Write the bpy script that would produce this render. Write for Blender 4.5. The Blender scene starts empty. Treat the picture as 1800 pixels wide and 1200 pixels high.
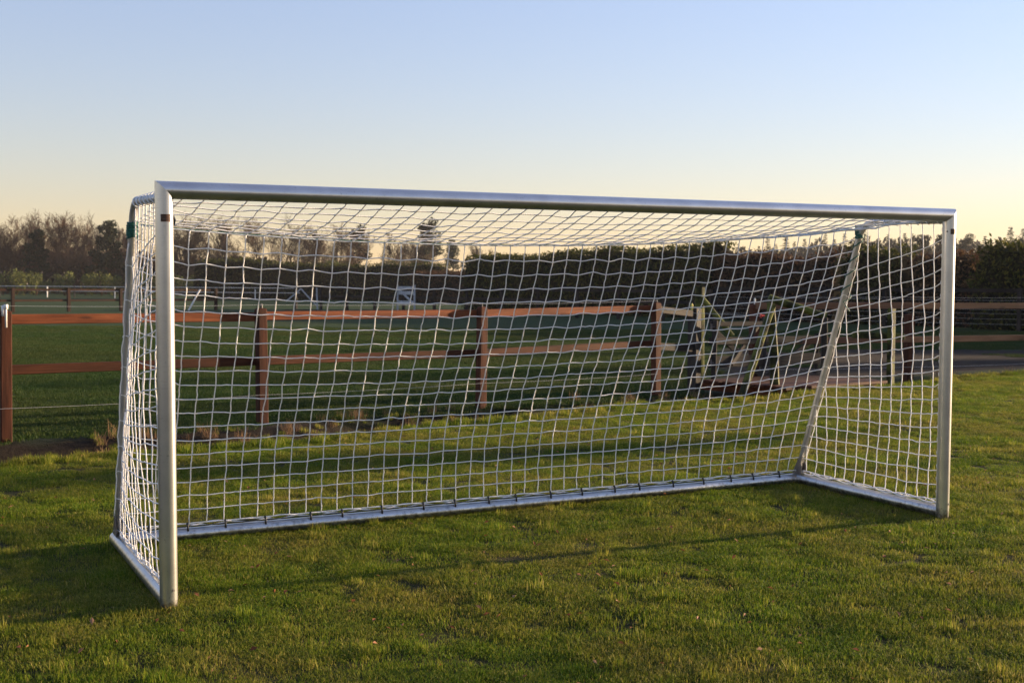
import bpy, bmesh, math, random
import numpy as np
from mathutils import Vector, Matrix, noise

R = math.radians
random.seed(7)
rng = np.random.default_rng(7)
scene = bpy.context.scene
col = scene.collection

# ------------------------------------------------------------------ camera
CAM_H = 1.56
cam_data = bpy.data.cameras.new('camera')
cam = bpy.data.objects.new('camera', cam_data)
col.objects.link(cam)
cam_data.sensor_width = 36.0
cam_data.lens = 2170.2 / 1800 * 36.0
cam_data.clip_start = 0.05
cam_data.clip_end = 12000
def cam_rows(p, roll):
    cp, sp, cr, sr = math.cos(p), math.sin(p), math.cos(roll), math.sin(roll)
    A = Matrix(((1, 0, 0), (0, -sp, cp), (0, cp, sp)))
    return Matrix(((cr, -sr, 0), (sr, cr, 0), (0, 0, 1))) @ A
_c = cam_rows(-0.0446, -0.0066)
cam.matrix_world = Matrix.Translation((0, 0, CAM_H)) @ Matrix((_c[0], _c[1], -_c[2])).transposed().to_4x4()
cam_data.dof.use_dof = True
cam_data.dof.focus_distance = 8.0
cam_data.dof.aperture_fstop = 5.6
scene.camera = cam

# ------------------------------------------------------------------ world, sun, exposure
SUN_AZ, SUN_EL = 65.5, 8.5            # azimuth clockwise from +Y (the way the camera looks)
world = bpy.data.worlds.new('World')
scene.world = world
world.use_nodes = True
nt = world.node_tree
nt.nodes.clear()
sky = nt.nodes.new('ShaderNodeTexSky')
sky.sky_type = 'NISHITA'
sky.sun_disc = False
sky.sun_elevation = R(SUN_EL)
sky.sun_rotation = R(SUN_AZ)
sky.air_density = 1.5
sky.dust_density = 0.0
sky.ozone_density = 2.0
bg = nt.nodes.new('ShaderNodeBackground')
bg.inputs['Strength'].default_value = 0.15
wo = nt.nodes.new('ShaderNodeOutputWorld')
gam = nt.nodes.new('ShaderNodeGamma')                 # the camera's white balance, alike over the whole sky
gam.inputs[1].default_value = 0.75
wb = nt.nodes.new('ShaderNodeMix'); wb.data_type = 'RGBA'; wb.blend_type = 'MULTIPLY'; wb.inputs[0].default_value = 1.0
wb.inputs[7].default_value = (0.570, 0.572, 0.835, 1)
nt.links.new(sky.outputs[0], gam.inputs[0])
nt.links.new(gam.outputs[0], wb.inputs[6])
nt.links.new(wb.outputs[2], bg.inputs[0])
nt.links.new(bg.outputs[0], wo.inputs[0])

sun_data = bpy.data.lights.new('sun', 'SUN')
sun_data.energy = 5.0
sun_data.angle = R(1.2)
sun_data.color = (1.0, 0.74, 0.47)
sun = bpy.data.objects.new('sun', sun_data)
col.objects.link(sun)
sd = Vector((math.sin(R(SUN_AZ)) * math.cos(R(SUN_EL)), math.cos(R(SUN_AZ)) * math.cos(R(SUN_EL)), math.sin(R(SUN_EL))))
sun.rotation_euler = sd.to_track_quat('Z', 'Y').to_euler()

scene.view_settings.view_transform = 'Standard'
scene.view_settings.look = 'None'
scene.view_settings.exposure = 1.75
scene.view_settings.gamma = 1.0
scene.view_settings.use_curve_mapping = False
scene.cycles.max_bounces = 4
scene.cycles.transparent_max_bounces = 6
scene.cycles.volume_bounces = 0
scene.cycles.use_adaptive_sampling = True

# ------------------------------------------------------------------ material helpers
def mat(name):
    m = bpy.data.materials.new(name)
    m.use_nodes = True
    n = m.node_tree
    n.nodes.clear()
    out = n.nodes.new('ShaderNodeOutputMaterial')
    return m, n, out
def N(n, t, **kw):
    x = n.nodes.new(t)
    for k, v in kw.items():
        if k in x.inputs.keys(): x.inputs[k].default_value = v
        else: setattr(x, k, v)
    return x
def ramp(n, fac, stops, interp='LINEAR'):
    r = n.nodes.new('ShaderNodeValToRGB')
    r.color_ramp.interpolation = interp
    while len(r.color_ramp.elements) < len(stops): r.color_ramp.elements.new(0.5)
    for e, (p, c) in zip(r.color_ramp.elements, stops):
        e.position = p
        e.color = (*c, 1) if len(c) == 3 else c
    n.links.new(fac, r.inputs[0])
    return r.outputs[0]
def mixc(n, fac, a, b, blend='MIX'):
    m = n.nodes.new('ShaderNodeMix')
    m.data_type = 'RGBA'
    m.blend_type = blend
    for sock, v in ((m.inputs[0], fac), (m.inputs[6], a), (m.inputs[7], b)):
        if hasattr(v, 'is_output'): n.links.new(v, sock)
        elif isinstance(v, (int, float)): sock.default_value = v
        else: sock.default_value = (*v, 1)
    return m.outputs[2]
def noise_tex(n, vec, scale, detail=4, rough=0.55, out='Fac'):
    t = N(n, 'ShaderNodeTexNoise', Scale=scale, Detail=detail, Roughness=rough)
    if vec is not None: n.links.new(vec, t.inputs['Vector'])
    return t.outputs[out]
def mapping(n, vec, scale, loc=(0, 0, 0)):
    m = n.nodes.new('ShaderNodeMapping')
    m.inputs['Scale'].default_value = scale
    m.inputs['Location'].default_value = loc
    n.links.new(vec, m.inputs['Vector'])
    return m.outputs[0]
def bump(n, h, strength, dist):
    b = N(n, 'ShaderNodeBump', Strength=strength, Distance=dist)
    n.links.new(h, b.inputs['Height'])
    return b.outputs[0]
def math_n(n, op, a, b=None, clamp=False):
    m = n.nodes.new('ShaderNodeMath')
    m.operation = op
    m.use_clamp = clamp
    for i, v in enumerate((a, b)):
        if v is None: continue
        if hasattr(v, 'is_output'): n.links.new(v, m.inputs[i])
        else: m.inputs[i].default_value = v
    return m.outputs[0]

def mat_principled(name, base, rough=0.6, metal=0.0, noise_scale=None, spread=0.25, bump_s=0.0, bump_scale=60, spec=0.5):
    m, n, out = mat(name)
    p = N(n, 'ShaderNodeBsdfPrincipled', Roughness=rough, Metallic=metal)
    p.inputs['Specular IOR Level'].default_value = spec
    tc = N(n, 'ShaderNodeTexCoord')
    if noise_scale:
        f = noise_tex(n, tc.outputs['Object'], noise_scale, 5)
        lo = tuple(c * (1 - spread) for c in base)
        hi = tuple(min(1, c * (1 + spread)) for c in base)
        n.links.new(ramp(n, f, [(0.3, lo), (0.7, hi)]), p.inputs['Base Color'])
    else:
        p.inputs['Base Color'].default_value = (*base, 1)
    if bump_s:
        n.links.new(bump(n, noise_tex(n, tc.outputs['Object'], bump_scale, 3), bump_s, 0.01), p.inputs['Normal'])
    n.links.new(p.outputs[0], out.inputs[0])
    return m

def mat_aluminium():
    m, n, out = mat('anodised_aluminium')
    tc = N(n, 'ShaderNodeTexCoord')
    streak = noise_tex(n, mapping(n, tc.outputs['Object'], (3, 3, 260)), 4, 3)
    blotch = noise_tex(n, tc.outputs['Object'], 7, 5)
    speck = noise_tex(n, tc.outputs['Object'], 60, 2)
    p = N(n, 'ShaderNodeBsdfPrincipled', Metallic=0.88)
    c = ramp(n, blotch, [(0.3, (0.50, 0.50, 0.50)), (0.7, (0.62, 0.62, 0.61))])
    c = mixc(n, ramp(n, speck, [(0.68, (0, 0, 0)), (0.75, (1, 1, 1))]), c, (0.42, 0.42, 0.40))
    sz_ = N(n, 'ShaderNodeSeparateXYZ'); n.links.new(tc.outputs['Object'], sz_.inputs[0])
    mud = math_n(n, 'SUBTRACT', math_n(n, 'MULTIPLY', noise_tex(n, tc.outputs['Object'], 24, 5, 0.7), 0.16), sz_.outputs[2])
    c = mixc(n, ramp(n, mud, [(0.02, (0, 0, 0)), (0.06, (0.8, 0.8, 0.8))]), c, (0.10, 0.085, 0.055))
    n.links.new(c, p.inputs['Base Color'])
    rr = math_n(n, 'ADD', math_n(n, 'MULTIPLY', streak, 0.08), 0.25)
    n.links.new(rr, p.inputs['Roughness'])
    n.links.new(p.outputs[0], out.inputs[0])
    return m

def mat_wood(name, cols, axis, rough=0.7, moss=None):
    m, n, out = mat(name)
    tc = N(n, 'ShaderNodeTexCoord')
    oi = N(n, 'ShaderNodeObjectInfo')
    add = n.nodes.new('ShaderNodeVectorMath'); add.operation = 'ADD'
    sc = n.nodes.new('ShaderNodeVectorMath'); sc.operation = 'SCALE'
    sc.inputs[0].default_value = (13, 7, 29)
    n.links.new(oi.outputs['Random'], sc.inputs['Scale'])
    n.links.new(tc.outputs['Object'], add.inputs[0]); n.links.new(sc.outputs[0], add.inputs[1])
    s = {'x': (0.7, 14, 14), 'z': (14, 14, 0.7)}[axis]
    g = noise_tex(n, mapping(n, add.outputs[0], s), 2.6, 8, 0.75)
    big = noise_tex(n, mapping(n, add.outputs[0], {'x': (0.8, 3, 3), 'z': (3, 3, 0.8)}[axis]), 1.4, 3)
    v = N(n, 'ShaderNodeTexVoronoi', Scale=1.0)
    n.links.new(mapping(n, add.outputs[0], {'x': (1.6, 7, 7), 'z': (7, 7, 1.6)}[axis]), v.inputs['Vector'])
    knot = ramp(n, v.outputs['Distance'], [(0.06, (1, 1, 1)), (0.16, (0, 0, 0))])
    c = ramp(n, g, [(0.28, cols[0]), (0.5, cols[1]), (0.75, cols[2])])
    c = mixc(n, ramp(n, big, [(0.35, (0, 0, 0)), (0.75, (0.8, 0.8, 0.8))]), c, cols[0])
    c = mixc(n, math_n(n, 'MULTIPLY', knot, 0.7), c, tuple(x * 0.4 for x in cols[0]))
    if moss:
        mo = noise_tex(n, add.outputs[0], 5, 5)
        c = mixc(n, ramp(n, mo, [(0.42, (0, 0, 0)), (0.6, (1, 1, 1))]), c, moss)
    val = n.nodes.new('ShaderNodeHueSaturation')
    n.links.new(math_n(n, 'ADD', math_n(n, 'MULTIPLY', oi.outputs['Random'], 0.4), 0.8), val.inputs['Value'])
    n.links.new(c, val.inputs['Color'])
    p = N(n, 'ShaderNodeBsdfPrincipled', Roughness=rough)
    p.inputs['Specular IOR Level'].default_value = 0.15
    n.links.new(val.outputs[0], p.inputs['Base Color'])
    n.links.new(bump(n, g, 0.5, 0.004), p.inputs['Normal'])
    n.links.new(p.outputs[0], out.inputs[0])
    return m

def mat_leaf(name, stops, transl=0.35, world_scale=0.0, second=None, second_scale=0.35, rough=0.6):
    """leaves and blades: colour varies by leaf, by plant and by patch"""
    m, n, out = mat(name)
    ge = N(n, 'ShaderNodeNewGeometry')
    oi = N(n, 'ShaderNodeObjectInfo')
    f = math_n(n, 'ADD', math_n(n, 'MULTIPLY', ge.outputs['Random Per Island'], 0.75), math_n(n, 'MULTIPLY', oi.outputs['Random'], 0.25))
    c = ramp(n, f, stops)
    if second:
        w = noise_tex(n, ge.outputs['Position'], second_scale, 5, 0.6)
        c = mixc(n, ramp(n, w, [(0.42, (0, 0, 0)), (0.62, (1, 1, 1))]), c, ramp(n, f, second))
    d = N(n, 'ShaderNodeBsdfPrincipled', Roughness=rough)
    d.inputs['Specular IOR Level'].default_value = 0.08
    t = N(n, 'ShaderNodeBsdfTranslucent')
    n.links.new(c, d.inputs['Base Color']); n.links.new(c, t.inputs['Color'])
    mx = N(n, 'ShaderNodeMixShader'); mx.inputs[0].default_value = transl
    n.links.new(d.outputs[0], mx.inputs[1]); n.links.new(t.outputs[0], mx.inputs[2])
    n.links.new(mx.outputs[0], out.inputs[0])
    return m

M = {}
M['alu'] = mat_aluminium()
M['alu_strut'] = mat_principled('dull_aluminium_tube', (0.52, 0.51, 0.49), 0.45, 0.75, 9, 0.15)
M['net'] = mat_principled('white_twine', (0.90, 0.89, 0.87), 0.75, 0, 40, 0.06, 0.6, 300, 0.2)
M['rope'] = mat_principled('green_rope', (0.012, 0.10, 0.075), 0.6, 0, 50, 0.4, 0.5, 200)
M['black'] = mat_principled('black_plastic', (0.012, 0.012, 0.013), 0.45)
M['label'] = None
M['bracket'] = mat_principled('grey_steel_bracket', (0.13, 0.12, 0.12), 0.5, 0.6, 20, 0.3)
M['white_plastic'] = mat_principled('white_plastic', (0.75, 0.73, 0.68), 0.5, 0, 20, 0.1)
M['red_plastic'] = mat_principled('red_plastic', (0.65, 0.06, 0.03), 0.4)
M['wire'] = mat_principled('galvanised_wire', (0.5, 0.5, 0.48), 0.5, 0.4)
brown = [(0.0216, 0.0065, 0.0036), (0.0756, 0.0230, 0.0101), (0.1512, 0.0504, 0.0230)]
rail_c = [(0.045, 0.012, 0.005), (0.165, 0.048, 0.017), (0.29, 0.100, 0.042)]
grey = [(0.0148, 0.0129, 0.0112), (0.0402, 0.0348, 0.0308), (0.0803, 0.0697, 0.0589)]
dark = [(0.0084, 0.0070, 0.0063), (0.0245, 0.0196, 0.0175), (0.0490, 0.0420, 0.0385)]
tan = [(0.0784, 0.0364, 0.0196), (0.1904, 0.0952, 0.0532), (0.2688, 0.1512, 0.0896)]
mossy = [(0.0084, 0.0097, 0.0034), (0.0209, 0.0237, 0.0070), (0.0418, 0.0418, 0.0139)]
M['wood_post'] = mat_wood('brown_stained_post', brown, 'z')
M['wood_rail'] = mat_wood('brown_stained_rail', rail_c, 'x')
M['far_post'] = mat_wood('far_shaded_post', [tuple(c * 0.3 for c in q) for q in brown], 'z')  # far fence browns scaled down, its shade is put into the colour
M['far_rail'] = mat_wood('far_shaded_rail', [tuple(c * 0.16 for c in q) for q in rail_c], 'x')
M['low_rail'] = mat_wood('shaded_brown_rail', [tuple(c * 0.4 for c in q) for q in rail_c], 'x')  # rail brown darkened, shade on the lower rails is in the colour
M['tan_rail'] = mat_wood('tan_rail', tan, 'x')
M['grey_post'] = mat_wood('weathered_post', grey, 'z')
M['grey_board'] = mat_wood('weathered_board', grey, 'x')
M['dark_post'] = mat_wood('dark_post', dark, 'z')
M['dark_rail'] = mat_wood('dark_rail', dark, 'x')
M['moss_pole'] = mat_wood('mossy_pole', mossy, 'z', moss=(0.10, 0.11, 0.02))
M['bark'] = mat_principled('bark', (0.080, 0.052, 0.033), 0.9, 0, 3, 0.45, 0.6, 25, 0.1)
M['twig'] = mat_principled('twigs', (0.082, 0.051, 0.033), 0.9, 0, 1.2, 0.35, 0, 1, 0.1)
M['grass'] = mat_leaf('lawn_blades', [(0.0, (0.038, 0.088, 0.006)), (0.45, (0.105, 0.165, 0.010)), (0.75, (0.200, 0.225, 0.020)), (1.0, (0.38, 0.31, 0.09))], 0.38,
                      second=[(0.0, (0.060, 0.090, 0.009)), (0.4, (0.155, 0.170, 0.018)), (0.75, (0.28, 0.24, 0.043)), (1.0, (0.46, 0.34, 0.12))], second_scale=1.1)
M['dry'] = mat_leaf('dry_stalks', [(0.0, (0.10, 0.055, 0.025)), (0.5, (0.22, 0.13, 0.065)), (1.0, (0.36, 0.24, 0.13))], 0.2)
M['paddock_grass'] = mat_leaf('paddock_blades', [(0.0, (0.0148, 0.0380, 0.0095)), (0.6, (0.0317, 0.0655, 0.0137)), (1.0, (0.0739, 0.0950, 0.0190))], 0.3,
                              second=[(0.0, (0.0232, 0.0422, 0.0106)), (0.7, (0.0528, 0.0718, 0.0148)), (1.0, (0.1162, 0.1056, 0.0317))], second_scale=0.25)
M['leaf_litter'] = mat_leaf('fallen_leaf', [(0.0, (0.10, 0.035, 0.015)), (0.5, (0.22, 0.09, 0.04)), (1.0, (0.42, 0.27, 0.16))], 0.2)
M['conifer_hedge'] = mat_leaf('hedge_conifer_leaves', [(0.0, (0.016, 0.024, 0.006)), (0.6, (0.045, 0.054, 0.010)), (1.0, (0.15, 0.13, 0.02))], 0.35)
M['beech_hedge'] = mat_leaf('hedge_beech_leaves', [(0.0, (0.034, 0.018, 0.010)), (0.6, (0.070, 0.036, 0.018)), (1.0, (0.17, 0.10, 0.045))], 0.3)
M['core'] = mat_principled('hedge_dark_core', (0.0070, 0.0070, 0.0040), 0.95, 0, 3, 0.4, 0, 1, 0.05)
M['shrub'] = mat_leaf('shrub_leaves', [(0.0, (0.0446, 0.0615, 0.0179)), (0.6, (0.0942, 0.1091, 0.0298)), (1.0, (0.1587, 0.1538, 0.0446))], 0.25)
M['spruce'] = mat_leaf('spruce_needles', [(0.0, (0.018, 0.028, 0.016)), (1.0, (0.045, 0.055, 0.030))], 0.15)
M['pine'] = mat_leaf('pine_needles', [(0.0, (0.0112, 0.0176, 0.0096)), (1.0, (0.0320, 0.0400, 0.0176))], 0.15)
M['under'] = mat_leaf('undergrowth_twigs', [(0.0, (0.0255, 0.0187, 0.0136)), (0.6, (0.0553, 0.0382, 0.0255)), (1.0, (0.0935, 0.0638, 0.0382))], 0.1)
M['forest'] = mat_leaf('far_forest', [(0.0, (0.035, 0.034, 0.026)), (1.0, (0.075, 0.062, 0.045))], 0.15)

def mat_label():
    m, n, out = mat('printed_label')
    tc = N(n, 'ShaderNodeTexCoord')
    w = N(n, 'ShaderNodeTexWave', Scale=34.0, Distortion=0.6)
    w.bands_direction = 'Z'
    n.links.new(tc.outputs['Object'], w.inputs['Vector'])
    p = N(n, 'ShaderNodeBsdfPrincipled', Roughness=0.4)
    n.links.new(ramp(n, w.outputs['Fac'], [(0.35, (0.02, 0.009, 0.004)), (0.8, (0.10, 0.035, 0.012))]), p.inputs['Base Color'])
    n.links.new(p.outputs[0], out.inputs[0])
    return m
M['label'] = mat_label()

# ------------------------------------------------------------------ mesh helpers
class MB:
    def __init__(s): s.v = []; s.f = []
    def tube(s, pts, rad, sides=6, cap=True):
        pts = [Vector(p) for p in pts]
        n = len(pts)
        if not hasattr(rad, '__len__'): rad = [rad] * n
        b = len(s.v)
        d = (pts[1] - pts[0]).normalized()
        ref = Vector((0, 0, 1)) if abs(d.z) < 0.8 else Vector((1, 0, 0))
        a = d.cross(ref).normalized()
        for i in range(n):
            if i == 0: t = pts[1] - pts[0]
            elif i == n - 1: t = pts[-1] - pts[-2]
            else: t = pts[i + 1] - pts[i - 1]
            t.normalize()
            a = (a - t * a.dot(t))
            if a.length < 1e-6: a = t.orthogonal()
            a.normalize()
            c = t.cross(a)
            for k in range(sides):
                w = 2 * math.pi * k / sides
                s.v.append(tuple(pts[i] + (a * math.cos(w) + c * math.sin(w)) * rad[i]))
        for i in range(n - 1):
            for k in range(sides):
                k2 = (k + 1) % sides
                s.f.append((b + i * sides + k, b + i * sides + k2, b + (i + 1) * sides + k2, b + (i + 1) * sides + k))
        if cap:
            s.f.append(tuple(b + k for k in reversed(range(sides))))
            s.f.append(tuple(b + (n - 1) * sides + k for k in range(sides)))
    def quad(s, a, b, c, d):
        i = len(s.v); s.v += [tuple(a), tuple(b), tuple(c), tuple(d)]; s.f.append((i, i + 1, i + 2, i + 3))
    def tri(s, a, b, c):
        i = len(s.v); s.v += [tuple(a), tuple(b), tuple(c)]; s.f.append((i, i + 1, i + 2))
    def mesh(s, name, m, smooth=False):
        me = bpy.data.meshes.new(name)
        me.from_pydata(s.v, [], s.f)
        me.materials.append(m)
        if smooth: me.shade_smooth()
        me.update()
        return me
def link(name, me, parent=None, loc=(0, 0, 0), rot=(0, 0, 0)):
    o = bpy.data.objects.new(name, me)
    col.objects.link(o)
    o.location = loc; o.rotation_euler = rot
    if parent: o.parent = parent
    return o
def tag(o, label=None, cat=None, group=None, kind=None):
    if label: o['label'] = label
    if cat: o['category'] = cat
    if group: o['group'] = group
    if kind: o['kind'] = kind
    return o
def empty(name, loc=(0, 0, 0), rz=0, **kw):
    o = link(name, None, None, loc, (0, 0, rz))
    o.empty_display_size = 0.2
    return tag(o, **kw)
def box_mesh(name, size, m, bev=0.006, jitter=0.0, top=None):
    bm = bmesh.new()
    bmesh.ops.create_cube(bm, size=1)
    for v in bm.verts: v.co = Vector((v.co.x * size[0], v.co.y * size[1], v.co.z * size[2]))
    if top:                                           # chamfered post head
        f = [f for f in bm.faces if f.normal.z > 0.9]
        r = bmesh.ops.inset_region(bm, faces=f, thickness=top)
        for v in f[0].verts: v.co.z += top * 0.8
    if bev: bmesh.ops.bevel(bm, geom=bm.edges[:], offset=bev, segments=1, affect='EDGES')
    if jitter:
        for v in bm.verts: v.co += Vector((random.uniform(-1, 1), random.uniform(-1, 1), random.uniform(-1, 1))) * jitter
    me = bpy.data.meshes.new(name)
    bm.to_mesh(me); bm.free()
    me.materials.append(m)
    return me
def bar_between(name, a, b, w, h, m, parent, bev=0.006, local=None):
    """a straight board from a to b with its long side along local x"""
    a, b = Vector(a), Vector(b)
    d = b - a
    me = box_mesh(name, (d.length, w, h), m, bev)
    o = link(name, me, parent)
    x = d.normalized(); y = Vector((0, 0, 1)).cross(x).normalized(); z = x.cross(y)
    mw = Matrix((x, y, z)).transposed().to_4x4(); mw.translation = (a + b) / 2
    o.matrix_local = mw if local is None else local @ mw
    return o
def pole_between(name, a, b, r0, r1, m, parent, sides=10, sub=6, wob=0.006):
    a, b = Vector(a), Vector(b)
    d = b - a
    mb = MB()
    pts = []
    for i in range(sub + 1):
        t = i / sub
        pts.append((random.uniform(-wob, wob), random.uniform(-wob, wob), d.length * t))
    mb.tube(pts, [r0 + (r1 - r0) * i / sub for i in range(sub + 1)], sides)
    o = link(name, mb.mesh(name, m), parent)
    q = d.to_track_quat('Z', 'Y').to_matrix().to_4x4(); q.translation = a
    o.matrix_local = q
    return o

# ------------------------------------------------------------------ ground
E_ = (0.790, 0.613); N_ = (-0.613, 0.790)              # along and across the paddock fence
def an(x, y): return x * E_[0] + y * E_[1], x * N_[0] + y * N_[1]
def xy(a, n): return a * E_[0] + n * N_[0], a * E_[1] + n * N_[1]
def smooth(t): t = max(0, min(1, t)); return t * t * (3 - 2 * t)
EDGE, FENCE = 10.85, 12.63
def edge_at(a): return EDGE + 0.16 * math.sin(a * 0.7 + 1) + 0.10 * math.sin(a * 1.9) + 0.12 * noise.noise((a * 1.3, 3.1, 0))
def gz(x, y):
    a, n = an(x, y)
    lawn = -0.1008 + 0.0028 * max(-12, min(14, x)) + 0.0128 * max(-6, min(22, y))
    fade = smooth((math.hypot(x, y) - 25) / 40)
    lawn += 0.012 * noise.noise((x * 0.8, y * 0.8, 0)) + 0.006 * noise.noise((x * 2.7, y * 2.7, 4))
    field = 0.0 + (0.02 * noise.noise((x * 0.3, y * 0.3, 2)) + 0.010 * noise.noise((x * 1.1, y * 1.1, 2))) * (1 - fade)
    e = edge_at(a)
    t = smooth((n - e) / 0.28)
    z = lawn * (1 - t) + field * t
    z -= 0.42 * smooth((n - e) / 0.22) * (1 - smooth((n - e - 0.9) / 0.8)) * (1 - fade) * (0.8 + 0.4 * noise.noise((a * 0.9, 0, 7)))
    if a < -16 or a > 45: z = z
    return z

def axis(lo, hi, step, far, ratio=1.25):
    c = list(np.arange(lo, hi + 1e-6, step))
    s, v = step, hi
    while v < far:
        s *= ratio; v += s; c.append(v)
    s, v, l = step, lo, []
    while v > -far:
        s *= ratio; v -= s; l.append(v)
    return l[::-1] + c
A_AX = axis(-8, 26, 0.25, 1400)
N_AX = axis(1.5, 15.0, 0.14, 1400)
gv = []
for n_ in N_AX:
    for a_ in A_AX:
        x, y = xy(a_, n_)
        gv.append((x, y, gz(x, y)))
W_ = len(A_AX)
gf = [(j * W_ + i, j * W_ + i + 1, (j + 1) * W_ + i + 1, (j + 1) * W_ + i) for j in range(len(N_AX) - 1) for i in range(W_ - 1)]

def mat_ground():
    m, n, out = mat('ground')
    ge = N(n, 'ShaderNodeNewGeometry')
    P = ge.outputs['Position']
    dot = n.nodes.new('ShaderNodeVectorMath'); dot.operation = 'DOT_PRODUCT'
    dot.inputs[1].default_value = (N_[0], N_[1], 0)
    n.links.new(P, dot.inputs[0])
    nn = dot.outputs['Value']
    dta = n.nodes.new('ShaderNodeVectorMath'); dta.operation = 'DOT_PRODUCT'
    dta.inputs[1].default_value = (E_[0], E_[1], 0)
    n.links.new(P, dta.inputs[0])
    aa = dta.outputs['Value']
    wob = math_n(n, 'MULTIPLY', math_n(n, 'SUBTRACT', noise_tex(n, P, 0.8, 5), 0.5), 1.2)
    nw = math_n(n, 'ADD', nn, wob)
    fine = noise_tex(n, P, 18, 5, 0.7)
    mid = noise_tex(n, P, 1.1, 5, 0.6)
    lawn = ramp(n, fine, [(0.3, (0.014, 0.016, 0.005)), (0.55, (0.038, 0.040, 0.010)), (0.8, (0.085, 0.072, 0.025))])
    lawn = mixc(n, ramp(n, mid, [(0.45, (0, 0, 0)), (0.7, (0.7, 0.7, 0.7))]), lawn, (0.090, 0.070, 0.034))
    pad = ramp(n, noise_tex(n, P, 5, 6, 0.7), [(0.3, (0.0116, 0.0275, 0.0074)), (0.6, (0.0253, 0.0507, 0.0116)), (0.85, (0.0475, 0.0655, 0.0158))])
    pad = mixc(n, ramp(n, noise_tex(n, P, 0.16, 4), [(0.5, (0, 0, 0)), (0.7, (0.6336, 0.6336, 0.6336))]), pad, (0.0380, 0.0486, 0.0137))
    soil = ramp(n, noise_tex(n, P, 9, 6, 0.7), [(0.3, (0.0090, 0.0067, 0.0045)), (0.7, (0.0279, 0.0203, 0.0135))])
    sand = ramp(n, noise_tex(n, P, 4, 6, 0.7), [(0.3, (0.0140, 0.0094, 0.0062)), (0.7, (0.0304, 0.0211, 0.0144))])
    # sandy track beyond the gate
    sx = N(n, 'ShaderNodeSeparateXYZ'); n.links.new(P, sx.inputs[0])
    trk = math_n(n, 'ADD', math_n(n, 'SUBTRACT', sx.outputs[0], math_n(n, 'MULTIPLY', math_n(n, 'SUBTRACT', sx.outputs[1], 18.5), 0.173)), math_n(n, 'MULTIPLY', wob, 0.8))
    s1 = math_n(n, 'MULTIPLY', ramp(n, math_n(n, 'SUBTRACT', trk, 2.7), [(0.1, (0, 0, 0)), (0.7, (1, 1, 1))]),
                math_n(n, 'MULTIPLY', ramp(n, math_n(n, 'SUBTRACT', nw, 12.6), [(0.2, (0, 0, 0)), (0.7, (1, 1, 1))]),
                       ramp(n, math_n(n, 'SUBTRACT', sx.outputs[1], math_n(n, 'SUBTRACT', 32.0, math_n(n, 'MULTIPLY', wob, 5.0))), [(0.0, (1, 1, 1)), (1.0, (0, 0, 0))])))
    pad = mixc(n, s1, pad, sand)
    c = mixc(n, ramp(n, math_n(n, 'SUBTRACT', nw, 11.6), [(0.1, (0, 0, 0)), (0.5, (1, 1, 1))]), lawn, pad)
    band = math_n(n, 'MULTIPLY', ramp(n, math_n(n, 'SUBTRACT', nw, 10.7), [(0.1, (0, 0, 0)), (0.35, (1, 1, 1))]),
                  ramp(n, math_n(n, 'MULTIPLY', math_n(n, 'SUBTRACT', nw, 11.6), 0.6), [(0.45, (1, 1, 1)), (0.85, (0, 0, 0))]))
    c = mixc(n, band, c, soil)
    p = N(n, 'ShaderNodeBsdfPrincipled', Roughness=0.95)
    p.inputs['Specular IOR Level'].default_value = 0.1
    n.links.new(c, p.inputs['Base Color'])
    n.links.new(bump(n, noise_tex(n, P, 14, 6, 0.75), 0.9, 0.05), p.inputs['Normal'])
    n.links.new(p.outputs[0], out.inputs[0])
    return m
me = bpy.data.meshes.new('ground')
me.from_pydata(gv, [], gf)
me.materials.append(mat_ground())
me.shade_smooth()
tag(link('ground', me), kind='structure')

# ------------------------------------------------------------------ the goal
GW, GZ, D1, D2, PR = 5.146, 2.04, 1.497, 0.862, 0.043
goal = empty('football_goal', label='silver aluminium football goal with white net and green rope on the lawn', cat='goal')
gm = Matrix(((0.89276, -0.45053, -0.0028, -1.6725), (0.45046, 0.8927, -0.0128, 5.9853), (0.00826, 0.01017, 0.99991, -0.0289), (0, 0, 0, 1)))
goal.matrix_world = gm
def cyl(name, fn, m, parent=goal, sides=40):
    """two-ring tube: fn(angle, end) -> point, so that ends can be mitred"""
    mb = MB()
    for e in (0, 1):
        for k in range(sides): mb.v.append(tuple(fn(2 * math.pi * k / sides, e)))
    for k in range(sides):
        k2 = (k + 1) % sides
        mb.f.append((k, k2, sides + k2, sides + k))
    mb.v += mb.v[:2 * sides]                           # separate rims for the caps keep the tube's shading round
    mb.f.append(tuple(reversed(range(2 * sides, 3 * sides)))); mb.f.append(tuple(range(3 * sides, 4 * sides)))
    me = mb.mesh(name, m)
    for p in me.polygons: p.use_smooth = len(p.vertices) == 4
    return link(name, me, parent)
def post_fn(u0, sgn):
    return lambda w, e: (u0 + PR * math.cos(w), PR * math.sin(w), -0.03 if e == 0 else GZ - sgn * PR * math.cos(w))
pL = cyl('post', post_fn(0, 1), M['alu'])
pR = cyl('post', post_fn(GW, -1), M['alu'])
def crossbar_fn(w, e):
    dz, dv = PR * math.cos(w), PR * math.sin(w)
    return ((-dz if e == 0 else GW + dz), dv, GZ + dz)
cb = cyl('crossbar', crossbar_fn, M['alu'])
BR = 0.041
def back_fn(w, e):
    dz, dv = BR * math.cos(w), BR * math.sin(w)
    return ((-dv * 0 + 0.03 if e == 0 else GW - 0.0 + dv), D1 + dv, BR + dz)
cyl('base_bar', back_fn, M['alu'])
def side_fn(u0, s):
    def f(w, e):
        du, dz = BR * math.cos(w), BR * math.sin(w)
        return (u0 + du, 0.02 if e == 0 else (D1 + 0.075 if s < 0 else D1 + du), BR + dz + 0.001)
    return f
cyl('base_bar', side_fn(0, -1), M['alu'])
cyl('base_bar', side_fn(GW, 1), M['alu'])
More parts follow.
